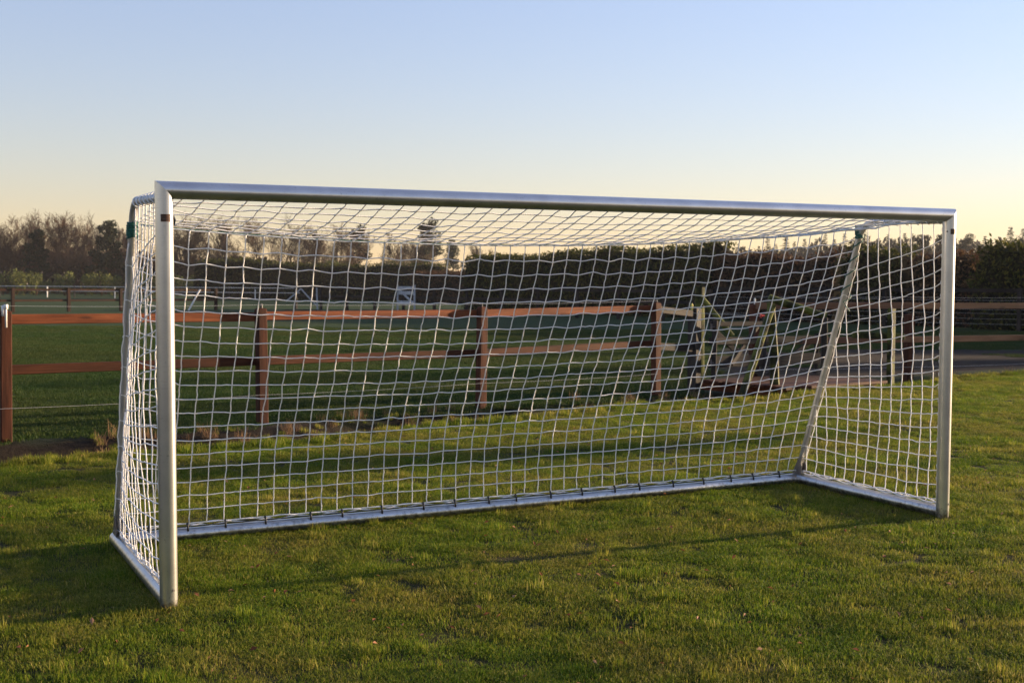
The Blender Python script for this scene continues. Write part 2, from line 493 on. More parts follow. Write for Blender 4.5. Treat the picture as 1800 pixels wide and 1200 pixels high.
# struts: along the top, bent, down to the back corner
SR = 0.0225
def strut_path(u0):
    p = [(u0, 0.03, 2.005), (u0, 0.30, 2.012), (u0, D2 - 0.16, 2.02)]
    for i in range(1, 7):
        w = i / 6
        p.append((u0, D2 - 0.16 + 0.16 * math.sin(w * 1.25), 2.02 - 0.16 * (1 - math.cos(w * 1.25))))
    y0, z0 = p[-1][1], p[-1][2]
    for t in (0.25, 0.5, 0.75, 1.0): p.append((u0, y0 + (D1 - y0) * t, z0 + (0.07 - z0) * t))
    return p
def strut_v(z):                                       # depth of the strut at a height
    z0 = 2.02 - 0.16 * (1 - math.cos(1.25)); y0 = D2 - 0.16 + 0.16 * math.sin(1.25)
    return y0 + (D1 - y0) * max(0, min(1, (z0 - z) / (z0 - 0.07))) if z < z0 else y0
for u0 in (0.0, GW):
    mb = MB(); mb.tube(strut_path(u0), SR, 20)
    st = link('back_strut', mb.mesh('back_strut', M['alu_strut'], True), goal)
    mb = MB()
    s = 0.075
    for dv in (-0.004, 0.004): pass
    for off in (-0.026, 0.026):
        a = [(u0 + off, D1 - s, 0.082), (u0 + off, D1 + 0.03, 0.082), (u0 + off, D1 - 0.035, 0.20), (u0 + off, D1 - 0.075, 0.15)]
        b = [(p[0] + 0.006, p[1], p[2]) for p in a]
        i = len(mb.v); mb.v += a + b
        mb.f += [(i, i + 1, i + 2, i + 3), (i + 7, i + 6, i + 5, i + 4)] + [(i + k, i + 4 + k, i + 4 + (k + 1) % 4, i + (k + 1) % 4) for k in range(4)]
    link('bracket', mb.mesh('bracket', M['bracket']), goal)
# labels on the front of the posts, bolts
for u0, z0, p in ((0, 1.905, pL), (GW, 1.93, pR)):
    mb = MB()
    ks = [R(-90 + d) for d in range(-32, 33, 8)]
    for z in (z0 - 0.018, z0 + 0.018):
        for r in (PR + 0.0008, PR + 0.002):
            mb.v += [(u0 + r * math.cos(w), r * math.sin(w), z) for w in ks]
    L = len(ks)
    for i in range(L - 1):
        mb.f += [(L + i, L + i + 1, 3 * L + i + 1, 3 * L + i), (i, L + i, L + i + 1, i + 1)[::-1], (2 * L + i, 2 * L + i + 1, 3 * L + i + 1, 3 * L + i)]
    for i in (0, L - 1): mb.f.append((i, L + i, 3 * L + i, 2 * L + i))
    link('label_sticker', mb.mesh('label_sticker', M['label']), p)
    for z, w in ((0.10, -70), (z0, -150 if u0 else -20)):
        mb = MB()
        c = Vector((u0 + PR * math.cos(R(w)), PR * math.sin(R(w)), z)); d = Vector((math.cos(R(w)), math.sin(R(w)), 0))
        mb.tube([c - d * 0.002, c + d * 0.003], 0.006, 8)
        link('bolt', mb.mesh('bolt', M['bracket']), p)

# --- the net
NU, NR, NB = 49, 8, 20
NRAD = 0.0035
def rope_pt(u):
    t = u / GW
    return Vector((u, 0.905 - 0.02 * math.sin(math.pi * t), 1.905 + 0.075 * t - 0.125 * (4 * t * (1 - t)) ** 0.9))
hz = [random.gauss(0, 1) for _ in range(5000)]
def jit(i, j, s): 
    return Vector((hz[(i * 37 + j * 101) % 5000], hz[(i * 53 + j * 197 + 7) % 5000], hz[(i * 71 + j * 31 + 3) % 5000])) * s
def back_node(i, j):
    t = j / NB
    u = GW * i / NU
    a, b = rope_pt(u), Vector((u, D1 - 0.005, 2 * BR + 0.028))
    p = a.lerp(b, t)
    end = (max(0, 4 * (u / GW) * (1 - u / GW))) ** 0.55
    p.y += 0.13 * math.sin(math.pi * t ** 1.7) * end - 0.03 * math.sin(math.pi * t ** 0.6) * end
    p.y += (strut_v(p.z) + 0.004 - p.y) * (1 - end) ** 2
    zig = 0.014 * (i % 2) * math.exp(-3.2 * t) * (1.0 if t > 0.01 else 0.0)
    if 0 < i < NU: p.z -= zig
    # rows sag between the struts towards the middle at the top
    p.z -= 0.045 * end * math.sin(math.pi * min(1, t * 1.4)) * 0.5
    # free rows near the struts are pulled up to their ties
    for s_, e_ in ((u, 0.35), (GW - u, 1.0)):
        if s_ < e_: p.z += 0.065 * (1 - s_ / e_) ** 2 * math.sin(math.pi * t)
    if 0 < i < NU and 0 < j < NB: p += Vector((0.2, 0.6, 0.8)).lerp(Vector((1, 1, 1)), 0.3) * 0 + jit(i, j, 0.0028)
    return p
def roof_node(i, j):
    t = j / NR
    u = GW * i / NU
    a, b = Vector((u, PR * 0.75, GZ - PR * 0.7)), rope_pt(u)
    p = a.lerp(b, t)
    end = (max(0, 4 * (u / GW) * (1 - u / GW))) ** 0.5
    p.z -= 0.035 * math.sin(math.pi * t) * end
    if 0 < i < NU and 0 < j < NR: p += jit(i, j + 40, 0.0035)
    return p
def cord(mb, nodes, rad=NRAD, wig=0.0013, sub=3, sides=5):
    pts = []
    for k in range(len(nodes) - 1):
        a, b = nodes[k], nodes[k + 1]
        for q in range(sub):
            p = a.lerp(b, q / sub)
            if q: p = p + Vector((random.gauss(0, wig), random.gauss(0, wig), random.gauss(0, wig)))
            pts.append(p)
    pts.append(nodes[-1])
    mb.tube(pts, rad, sides)
def knots(mb, nodes):
    for p in nodes:
        r = NRAD * 1.7
        i = len(mb.v)
        mb.v += [tuple(p + Vector(d) * r) for d in ((1, 0, 0), (-1, 0, 0), (0, 1, 0), (0, -1, 0), (0, 0, 1), (0, 0, -1))]
        mb.f += [(i + a, i + b, i + c) for a, b, c in ((0, 2, 4), (2, 1, 4), (1, 3, 4), (3, 0, 4), (2, 0, 5), (1, 2, 5), (3, 1, 5), (0, 3, 5))]
mb = MB()
BN = [[back_node(i, j) for j in range(NB + 1)] for i in range(NU + 1)]
# one knot pulled aside, as on the left of the net
BN[2][10] = BN[2][10] + Vector((0.025, 0, 0.03))
for i in range(1, NU): cord(mb, BN[i])
for j in range(1, NB + 1): cord(mb, [BN[i][j] for i in range(NU + 1)])
knots(mb, [BN[i][j] for i in range(1, NU) for j in range(1, NB)])
link('net_back_panel', mb.mesh('net_back_panel', M['net'], True), goal)
mb = MB()
RN = [[roof_node(i, j) for j in range(NR + 1)] for i in range(NU + 1)]
for i in range(1, NU): cord(mb, RN[i])
for j in range(0, NR + 1): cord(mb, [RN[i][j] for i in range(NU + 1)])
knots(mb, [RN[i][j] for i in range(1, NU) for j in range(1, NR)])
# loops around the crossbar where the roof net hangs on
link('net_roof_panel', mb.mesh('net_roof_panel', M['net'], True), goal)
PITCH = 0.105
def side_node(u0, s, v, z):
    vs = strut_v(z)
    q = max(0, min(1, v / vs))
    zz = z - 0.20 * q ** 1.2 * smooth((z - 0.2) / 1.3) - 0.015 * math.sin(math.pi * q)
    du = s * 0.055 * math.sin(math.pi * q) * math.sin(math.pi * z / 2)
    return Vector((u0 + du, v, zz)) + jit(int(v * 100), int(z * 100), 0.0032)
for u0, s in ((0.0, -1), (GW, 1)):
    mb = MB()
    ncol = 13
    for j in range(1, ncol + 1):
        v = 0.03 + j * PITCH
        nodes = []
        for k in range(0, 20):
            z = 2 * BR + 0.03 + k * 0.098
            if z > 1.97: break
            if v > strut_v(z) + 0.01: break
            nodes.append(side_node(u0, s, v, z))
        if v < D2 - 0.05: nodes.append(Vector((u0, v, 2.0)))
        else: nodes.append(Vector((u0, v, nodes[-1].z + 0.06)))
        if len(nodes) > 1: cord(mb, nodes)
    for k in range(0, 20):
        z = 2 * BR + 0.03 + k * 0.098
        if z > 1.97: break
        vs = strut_v(z)
        nodes = [Vector((u0, PR, z + 0.012))]
        j = 1
        while 0.03 + j * PITCH < vs - 0.02:
            nodes.append(side_node(u0, s, 0.03 + j * PITCH, z)); j += 1
        nodes.append(Vector((u0, vs, side_node(u0, s, vs, z).z)))
        cord(mb, nodes)
        # tie loop round the strut
        zc = nodes[-1].z
        vv = strut_v(zc)
        if k % 2 == 0: mb.tube([(u0 + 0.0255 * math.cos(w), vv + 0.0255 * math.sin(w), zc + 0.008 * math.sin(w * 2)) for w in [x * math.pi / 5 for x in range(11)]], NRAD * 0.8, 5, False)
    # lacing along the post
    pts = []
    for k in range(0, 150):
        z = 0.1 + k * 0.0127
        pts.append((u0 + 0.012 * math.sin(k * 0.9) , PR + 0.004 + 0.006 * math.cos(k * 0.9), z))
    mb.tube(pts, 0.0042, 5)
    # loops over the top bar
    for j in range(0, 8):
        v = 0.09 + j * 0.098
        if v > D2 - 0.12: break
        mb.tube([(u0 + 0.029 * math.cos(w), v + 0.012 * math.sin(w), 2.014 + 0.029 * math.sin(w)) for w in [x * math.pi / 6 for x in range(13)]], NRAD * 1.1, 5, False)
    # loose strand beside the strut
    nodes = [Vector((u0 + s * (0.02 + 0.012 * abs(math.sin(k * 1.3))), strut_v(1.8 - k * 0.1) - 0.02, 1.8 - k * 0.1)) for k in range(17)]
    cord(mb, nodes)
    link('net_side_panel', mb.mesh('net_side_panel', M['net'], True), goal)
# net border: thick wavy twine, black elastic cord and hooks along the base bars
def base_edges():
    yield [Vector((0.05 + (GW - 0.1) * k / 240, D1 - 0.004, 2 * BR + 0.006)) for k in range(241)], 20
    yield [Vector((0, 0.06 + (D1 - 0.08) * k / 70, 2 * BR + 0.006)) for k in range(71)], 6
    yield [Vector((GW, 0.06 + (D1 - 0.08) * k / 70, 2 * BR + 0.006)) for k in range(71)], 6
for idx, (line, hooks) in enumerate(base_edges()):
    mb = MB()
    for ph, am in ((0, 0.012), (2.4, 0.010)):
        pts = []
        for k, p in enumerate(line):
            w = k * 0.62 + ph
            pts.append(p + Vector((0.004 * math.sin(w) if idx else 0, 0.006 * math.sin(w), 0.012 + am * math.sin(w * 0.5 + ph))))
        mb.tube(pts, 0.0048, 5)
    link('net_border_cord', mb.mesh('net_border_cord', M['net'], True), goal)
    mb = MB(); mb.tube([p + Vector((0.012 if idx else 0, -0.008 if idx == 0 else 0, 0.004)) for p in line[::4]], 0.0035, 5)
    link('elastic_cord', mb.mesh('elastic_cord', M['black'], True), goal)
    for h in range(hooks):
        k = int((h + 0.5) * (len(line) - 1) / hooks + random.uniform(-2, 2))
        p = line[max(0, min(len(line) - 1, k))]
        mb = MB()
        o_ = Vector((0.016, 0, 0)) if idx else Vector((0, -0.014, 0))
        mb.tube([p + o_ * 1.9 + Vector((0, 0, -0.022)), p + o_ * 1.6 + Vector((0, 0, 0.004)), p + o_ * 0.8 + Vector((0, 0, 0.026)), p + o_ * 0.1 + Vector((0, 0, 0.018))], 0.0065, 6)
        link('net_hook', mb.mesh('net_hook', M['black'], True), goal)
# green tension rope and its windings
mb = MB()
mb.tube([rope_pt(GW * k / 60) + Vector((0, 0.004, 0.003)) for k in range(61)], 0.0055, 6)
for k in range(0, 60):                                 # it is threaded through the mesh
    pass
link('tension_rope', mb.mesh('tension_rope', M['rope'], True), goal)
def winding(u0, z0, z1, turns, rr, spread=0.0):
    pts = []
    n_ = int(turns * 12)
    for k in range(n_ + 1):
        w = k / 12 * 2 * math.pi
        z = z0 + (z1 - z0) * k / n_
        pts.append((u0 + (SR + rr) * math.cos(w), strut_v(z) + (SR + rr) * math.sin(w), z + random.gauss(0, 0.002)))
    mb = MB(); mb.tube(pts, rr, 6)
    return link('rope_winding', mb.mesh('rope_winding', M['rope'], True), goal)
winding(0, 1.825, 1.915, 8, 0.0052)
winding(0, 1.84, 1.90, 5, 0.0062)
winding(GW, 1.90, 2.0, 8, 0.006)
winding(GW, 1.48, 1.90, 4.0, 0.005)
mb = MB()
v_ = strut_v(1.5)
mb.tube([(GW + 0.03, v_, 1.52), (GW + 0.045, v_ - 0.02, 1.48), (GW + 0.02, v_ - 0.03, 1.46), (GW - 0.03, v_ - 0.02, 1.44), (GW - 0.01, v_ - 0.035, 1.40), (GW + 0.02, v_ - 0.03, 1.37)], 0.0045, 5)
link('rope_end', mb.mesh('rope_end', M['rope'], True), goal)
mb = MB(); mb.tube([(GW - 0.008, 0.02, GZ - 0.10), (GW - 0.03, 0.0, GZ - 0.10)], 0.006, 6)
link('peg', mb.mesh('peg', M['black'], True), goal)
mb = MB(); mb.tube([(0.02, 0.05, 1.93), (0.05, 0.055, 1.925), (0.06, 0.055, 1.90), (0.055, 0.055, 1.875)], 0.007, 6)
link('net_hook', mb.mesh('net_hook', M['black'], True), goal)

# ------------------------------------------------------------------ fences
def fence_posts(fence, pts, w, h, m, names='post', top=0.018, bury=0.15):
    me = box_mesh('post', (w, w, h + bury), m, 0.006, 0.003, top)
    out = []
    for i, (x, y, hh, rz) in enumerate(pts):
        o = link('post', me, fence, (x, y, gz(x, y) + (h - bury) / 2 + (hh - h)), (random.uniform(-.012, .012), random.uniform(-.012, .012), rz))
        out.append(o)
    return out
def wire(fence, pts, r=0.0017, name='wire'):
    out = []
    for a, b in zip(pts[:-1], pts[1:]):
        a, b = Vector(a), Vector(b)
        for k in range(8):
            p = a.lerp(b, k / 8); p.z -= 0.012 * (4 * (k / 8) * (1 - k / 8)); out.append(p)
    out.append(Vector(pts[-1]))
    mb = MB(); mb.tube(out, r, 4)
    return link(name, mb.mesh(name, M['wire']), fence)

FA = math.atan2(E_[1], E_[0])
f1 = empty('paddock_fence', label='brown stained post and rail fence running behind the goal', cat='fence')
f1a = [-2.4, 0.55, 3.49, 6.25, 9.31, 12.40]
P1 = []
for a_ in f1a:
    x, y = xy(a_, FENCE); P1.append((x, y, 1.28 if a_ < 12 else 1.33, FA))
fence_posts(f1, P1, 0.105, 1.28, M['wood_post'])
for k in range(len(P1) - 1):
    for z, dz in ((1.205, 0.0), (0.70, 0.0)):
        (x0, y0), (x1, y1) = [xy(f1a[q], FENCE + 0.078) for q in (k, k + 1)]
        za = z + random.uniform(-.008, .008) + (0.04 if k == 4 else 0) * 0
        zb = z + random.uniform(-.008, .008) + (0.05 if k == len(P1) - 2 else 0)
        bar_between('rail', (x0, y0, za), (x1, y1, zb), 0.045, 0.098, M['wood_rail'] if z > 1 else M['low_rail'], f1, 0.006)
x5, y5 = xy(12.40, FENCE + 0.03); x6, y6 = xy(13.32, FENCE + 0.12)
bar_between('rail', (x5, y5, 1.25), (x6, y6, 1.17), 0.045, 0.10, M['dark_rail'], f1)  # both end rails face away from the sun, darker wood carries that shade
bar_between('rail', (x5, y5, 0.72), (x6, y6, 0.66), 0.045, 0.11, M['dark_rail'], f1)
wire(f1, [(x + 0.02, y, 1.335 if k < 5 else 1.37) for k, (x, y, h, r) in enumerate(P1)])
wire(f1, [(x + 0.02, y - 0.06, 0.33) for k, (x, y, h, r) in enumerate(P1)])
for k, (x, y, h, r) in enumerate(P1):
    if k == 2: continue
    mb = MB(); mb.tube([(0, 0, 0), (0, 0, 0.05), (0, 0, 0.075)], [0.012, 0.014, 0.006], 8)
    link('insulator', mb.mesh('insulator', M['black']), f1, (x, y, gz(x, y) + h - 0.01))
x, y, h, r = P1[2]
mb = MB()
mb.tube([(0, 0, -0.16), (0, 0, 0.0), (0, 0, 0.06)], [0.011, 0.011, 0.009], 8)
mb.tube([(0, 0, 0.02), (0, 0, 0.065)], 0.020, 10)
mb.tube([(-0.03, 0, -0.05), (-0.03, 0, 0.055)], [0.013, 0.015], 8)
link('insulator', mb.mesh('insulator', M['white_plastic'], True), f1, (x + 0.045, y - 0.07, gz(x, y) + 1.29))

# right-hand stretch beyond the gate
f2 = empty('paddock_fence', label='sunlit tan post and rail fence right of the gate', cat='fence')
P2 = [(3.77, 19.2, 1.30, R(18)), (6.45, 20.05, 1.40, R(20)), (9.1, 21.4, 1.30, R(24)), (11.8, 22.7, 1.30, R(24))]
fence_posts(f2, P2, 0.125, 1.30, M['wood_post'])
for k in range(3):
    (x0, y0, _, _), (x1, y1, _, _) = P2[k], P2[k + 1]
    for z in (1.285, 0.74): 
        bar_between('rail', (x0, y0 - 0.06, z + random.uniform(-.01, .01)), (x1, y1 - 0.06, z + random.uniform(-.01, .01)), 0.045, 0.10, M['tan_rail'], f2)
wire(f2, [(p[0], p[1] - 0.02, 1.43) for p in P2])
wire(f2, [(p[0], p[1] - 0.12, 0.30) for p in P2])
for p in P2[:2]:
    mb = MB(); mb.tube([(0, 0, 0), (0, 0, 0.07), (0, 0, 0.10)], [0.014, 0.016, 0.008], 8)
    link('insulator', mb.mesh('insulator', M['white_plastic']), f2, (p[0], p[1], gz(p[0], p[1]) + 1.31))
gp = tag(link('fence_post', box_mesh('fence_post', (0.10, 0.10, 1.1), M['moss_pole'], 0.006, 0.004, 0.02), None, (8.86, 21.0, 0.40), (0, 0, R(24))),
         'short greenish square post at the right edge by the track', 'post')

# ------------------------------------------------------------------ gate, bridge and trestle behind the right part of the net
gx, gy = xy(13.35, 12.79)
gatepost = tag(link('gate_post', box_mesh('gate_post', (0.15, 0.15, 1.42), M['grey_post'], 0.01, 0.006, 0.02), None, (gx, gy, 0.54), (0, 0, FA + 0.15)),
               'thick weathered grey gate post at the end of the brown fence', 'post')
gate = empty('field_gate', label='weathered grey wooden gate with diagonal braces behind the net', cat='gate')
def gpt(a_, n_, z): 
    x, y = xy(a_, n_); return (x, y, z)
for z, h, a1, m_ in ((1.02, 0.07, 14.65, 'grey_board'), (0.77, 0.11, 15.9, 'grey_board'), (0.46, 0.17, 15.9, 'grey_board'), (0.16, 0.10, 15.9, 'grey_board')):
    bar_between('board', gpt(13.48, 12.62, z), gpt(a1, 12.50, z + random.uniform(-.02, .01)), 0.03, h, M[m_], gate)
for a0, a1, z0, z1 in ((13.55, 14.6, 0.98, 0.20), (14.6, 13.9, 0.98, 0.42), (14.75, 15.85, 0.16, 0.78)):
    bar_between('brace', gpt(a0, 12.66, z0), gpt(a1, 12.55, z1), 0.03, 0.08, M['grey_board'], gate)
for a0, zt in ((13.52, 1.08), (14.62, 1.08), (15.88, 0.84)):
    bar_between('stile', gpt(a0, 12.56, 0.08), gpt(a0 + 0.02, 12.56, zt), 0.09, 0.03, M['grey_board'], gate)
x, y, z = gpt(13.46, 12.56, 1.0)
for z in (0.98, 0.45):
    mb = MB(); mb.tube([(0, 0, -0.05), (0, 0, 0.05)], 0.016, 8); mb.tube([(0, 0, 0), (0.09, 0.05, 0)], 0.012, 6)
    link('hinge', mb.mesh('hinge', M['bracket']), gate, (x, y, z))

# mossy round post with a brace
mp = empty('mossy_post', label='mossy green round post with slanting brace behind the grey gate post', cat='post')
pole_between('post', (3.05, 20.0, -0.1), (3.03, 20.0, 1.57), 0.085, 0.075, M['moss_pole'], mp)
pole_between('brace', (3.07, 19.95, 1.38), (3.55, 19.9, 0.78), 0.045, 0.045, M['moss_pole'], mp)

# plank bridge over the ditch
br = empty('plank_bridge', label='low brown plank bridge across the ditch in front of the gate', cat='bridge')
for k in range(8):
    n0 = 11.05 + k * 0.205
    bar_between('plank', gpt(13.25 + random.uniform(-.04, .04), n0, 0.19), gpt(15.5 + random.uniform(-.05, .05), n0 + random.uniform(-.01, .01), 0.19), 0.195, 0.045, M['low_rail'], br)
for a0 in (13.5, 15.25):
    bar_between('beam', gpt(a0, 10.98, 0.105), gpt(a0, 12.75, 0.105), 0.10, 0.12, M['wood_rail'], br)

# trestle of mossy round poles
tr = empty('trestle', label='mossy trestle of leaning round poles with a sloping top pole', cat='trestle')
pole_between('leg', (3.05, 16.85, -0.22), (3.62, 17.15, 1.33), 0.055, 0.05, M['moss_pole'], tr)
pole_between('leg', (3.72, 17.25, -0.22), (3.60, 17.20, 1.36), 0.07, 0.055, M['moss_pole'], tr)
pole_between('top_pole', (3.56, 17.15, 1.42), (4.36, 17.15, 1.17), 0.055, 0.05, M['moss_pole'], tr)
bar_between('upright', (4.34, 17.12, 0.0), (4.33, 17.12, 1.16), 0.075, 0.075, M['grey_post'], tr)
hr = empty('bridge_handrail', label='square greenish post with short crosspiece right of the plank bridge', cat='post')
x, y = xy(15.62, 10.98)
o = link('post', box_mesh('post', (0.085, 0.085, 1.22), M['moss_pole'], 0.005, 0.003), hr, (x, y, 0.66), (0, 0, FA))
bar_between('crosspiece', (x - 0.55, y + 0.10, 0.87), (x + 0.23, y + 0.10, 0.85), 0.05, 0.09, M['moss_pole'], hr)

# electric gate handle
gh = empty('gate_handle', loc=(3.64, 17.75, 1.16), rz=R(10)); gh.parent = f2; gh['label'] = 'red plastic electric fence handle'
mb = MB(); mb.tube([(-0.075, 0, 0), (-0.06, 0, 0), (-0.05, 0, 0), (0.05, 0, 0), (0.06, 0, 0), (0.075, 0, 0)], [0.03, 0.03, 0.013, 0.013, 0.03, 0.03], 12)
link('grip', mb.mesh('grip', M['red_plastic'], True), gh)
mb = MB(); mb.tube([(-0.075, 0, 0), (-0.3, 0.1, 0.01), (-0.95, 0.4, 0.03)], 0.003, 5)
link('cord', mb.mesh('cord', M['wire']), gh)
yi = tag(link('insulator', None), 'pale yellow insulator on the grey gate post', 'insulator')
mb = MB(); mb.tube([(0, 0, -0.045), (0, 0, 0.03), (0, 0, 0.055)], [0.016, 0.02, 0.008], 8)
yi_me = mb.mesh('insulator', mat_principled('yellow_plastic', (0.65, 0.55, 0.12), 0.5))
bpy.data.objects.remove(yi)
yi = tag(link('post_insulator', yi_me, None, (gx - 0.06, gy - 0.09, 1.27)), 'pale yellow insulator on top of the grey gate post', 'insulator')

# ------------------------------------------------------------------ far fences
def rail_fence(name, pts, h, w, rails, mp_, mr_, label, rail_h=0.11):
    f = empty(name, label=label, cat='fence')
    P = []
    for k, (x, y) in enumerate(pts):
        q = pts[min(k + 1, len(pts) - 1)]; p = pts[max(k - 1, 0)]
        P.append((x, y, h, math.atan2(q[1] - p[1], q[0] - p[0])))
    fence_posts(f, P, w, h, mp_)
    for a, b in zip(P[:-1], P[1:]):
        for z in rails:
            bar_between('rail', (a[0], a[1] + 0.07, z), (b[0], b[1] + 0.07, z), 0.05, rail_h, mr_, f)
    return f
def along(a, b, n): return [(a[0] + (b[0] - a[0]) * k / n, a[1] + (b[1] - a[1]) * k / n) for k in range(n + 1)]
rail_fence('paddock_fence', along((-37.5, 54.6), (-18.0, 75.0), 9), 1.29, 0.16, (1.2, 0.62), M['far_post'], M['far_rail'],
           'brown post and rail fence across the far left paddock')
mf = rail_fence('paddock_fence', along((-14.0, 80), (9.0, 56), 12), 1.45, 0.14, (1.38, 0.86), M['dark_post'], M['dark_rail'],
           'dark rail fence in front of the clipped hedges behind the net', 0.14)
rf = rail_fence('paddock_fence', along((9.2, 55.8), (27.0, 39.0), 9), 1.60, 0.15, (1.52, 0.95), M['dark_post'], M['dark_rail'],
           'dark rail and mesh fence below the big bush at the right', 0.14)
for z in (0.25, 0.45, 0.65, 0.80, 1.15):
    wire(rf, [(x, y - 0.06, z) for x, y in along((9.2, 55.8), (27.0, 39.0), 9)], 0.004)
# white tape fence
tf = empty('tape_fence', label='white electric tape fence with thin posts beyond the far left paddock', cat='fence')
tp = along((-92, 150), (-22, 128), 16)
for k, (x, y) in enumerate(tp):
    x += random.uniform(-1.2, 1.2)
    mb = MB(); h = random.uniform(1.05, 1.5)
    mb.tube([(0, 0, 0), (0, 0, h)], 0.06, 6)
    link('post', mb.mesh('post', M['white_plastic'] if k % 2 else M['grey_post']), tf, (x, y, 0))
for z in (1.22, 0.72):
    bar_between('tape', (tp[0][0], tp[0][1], z), (tp[-1][0], tp[-1][1], z), 0.02, 0.05, M['white_plastic'], tf, 0)
tf2 = tag(link('white_pole', None), 'x', 'pole'); bpy.data.objects.remove(tf2)
# white poles and a white gate in the far paddock
def simple(name, label, cat, build, m, loc=(0, 0, 0), group=None):
    mb = MB(); build(mb)
    return tag(link(name, mb.mesh(name, m), None, loc), label, cat, group)
lp = empty('leaning_pole', label='pale pole leaning on a brown post in the far paddock', cat='pole', loc=(-19.2, 73.8, 0))
bar_between('post', (0, 0, 0), (0, 0, 1.55), 0.2, 0.2, M['wood_post'], lp)
pole_between('pole', (-0.05, -0.4, 0.0), (0.55, 0.0, 1.25), 0.05, 0.05, M['white_plastic'], lp, 8, 4, 0.01)
M['dim_white'] = mat_principled('shaded_white_paint', (0.36, 0.37, 0.38), 0.7, 0, 6, 0.25)  # white dimmed to blue-grey, the shade is part of the colour
js = empty('jump_stand', label='white jump stand with crossed poles in the far paddock', cat='stand', loc=(-12.3, 74.5, 0))
pole_between('upright', (0.55, 0, 0), (0.50, 0, 1.40), 0.05, 0.045, M['dim_white'], js, 8, 4, 0.01)
pole_between('brace', (-1.35, 0, 0.55), (-0.45, 0, 1.32), 0.045, 0.045, M['dim_white'], js, 8, 4, 0.01)
pole_between('brace', (-0.45, 0.05, 1.32), (0.45, 0.05, 0.35), 0.045, 0.045, M['dim_white'], js, 8, 4, 0.01)
bar_between('base_board', (-1.4, 0, 0.05), (0.8, 0, 0.05), 0.3, 0.06, M['grey_board'], js)
wg = empty('white_gate', label='white slatted gate section in the dark far fence', cat='gate', loc=(-5.95, 69.4, 0), rz=R(-46))
for z, h in ((1.45, 0.13), (1.15, 0.2), (0.60, 0.22)): bar_between('slat', (-0.75, 0, z), (0.75, 0, z), 0.04, h, M['dim_white'], wg)
bar_between('brace', (-0.7, -0.05, 1.4), (0.7, -0.05, 0.55), 0.04, 0.12, M['dim_white'], wg)
for s in (-0.75, 0.75): bar_between('stile', (s, -0.03, 0.05), (s + 0.01, -0.03, 1.6), 0.10, 0.05, M['dim_white'], wg)

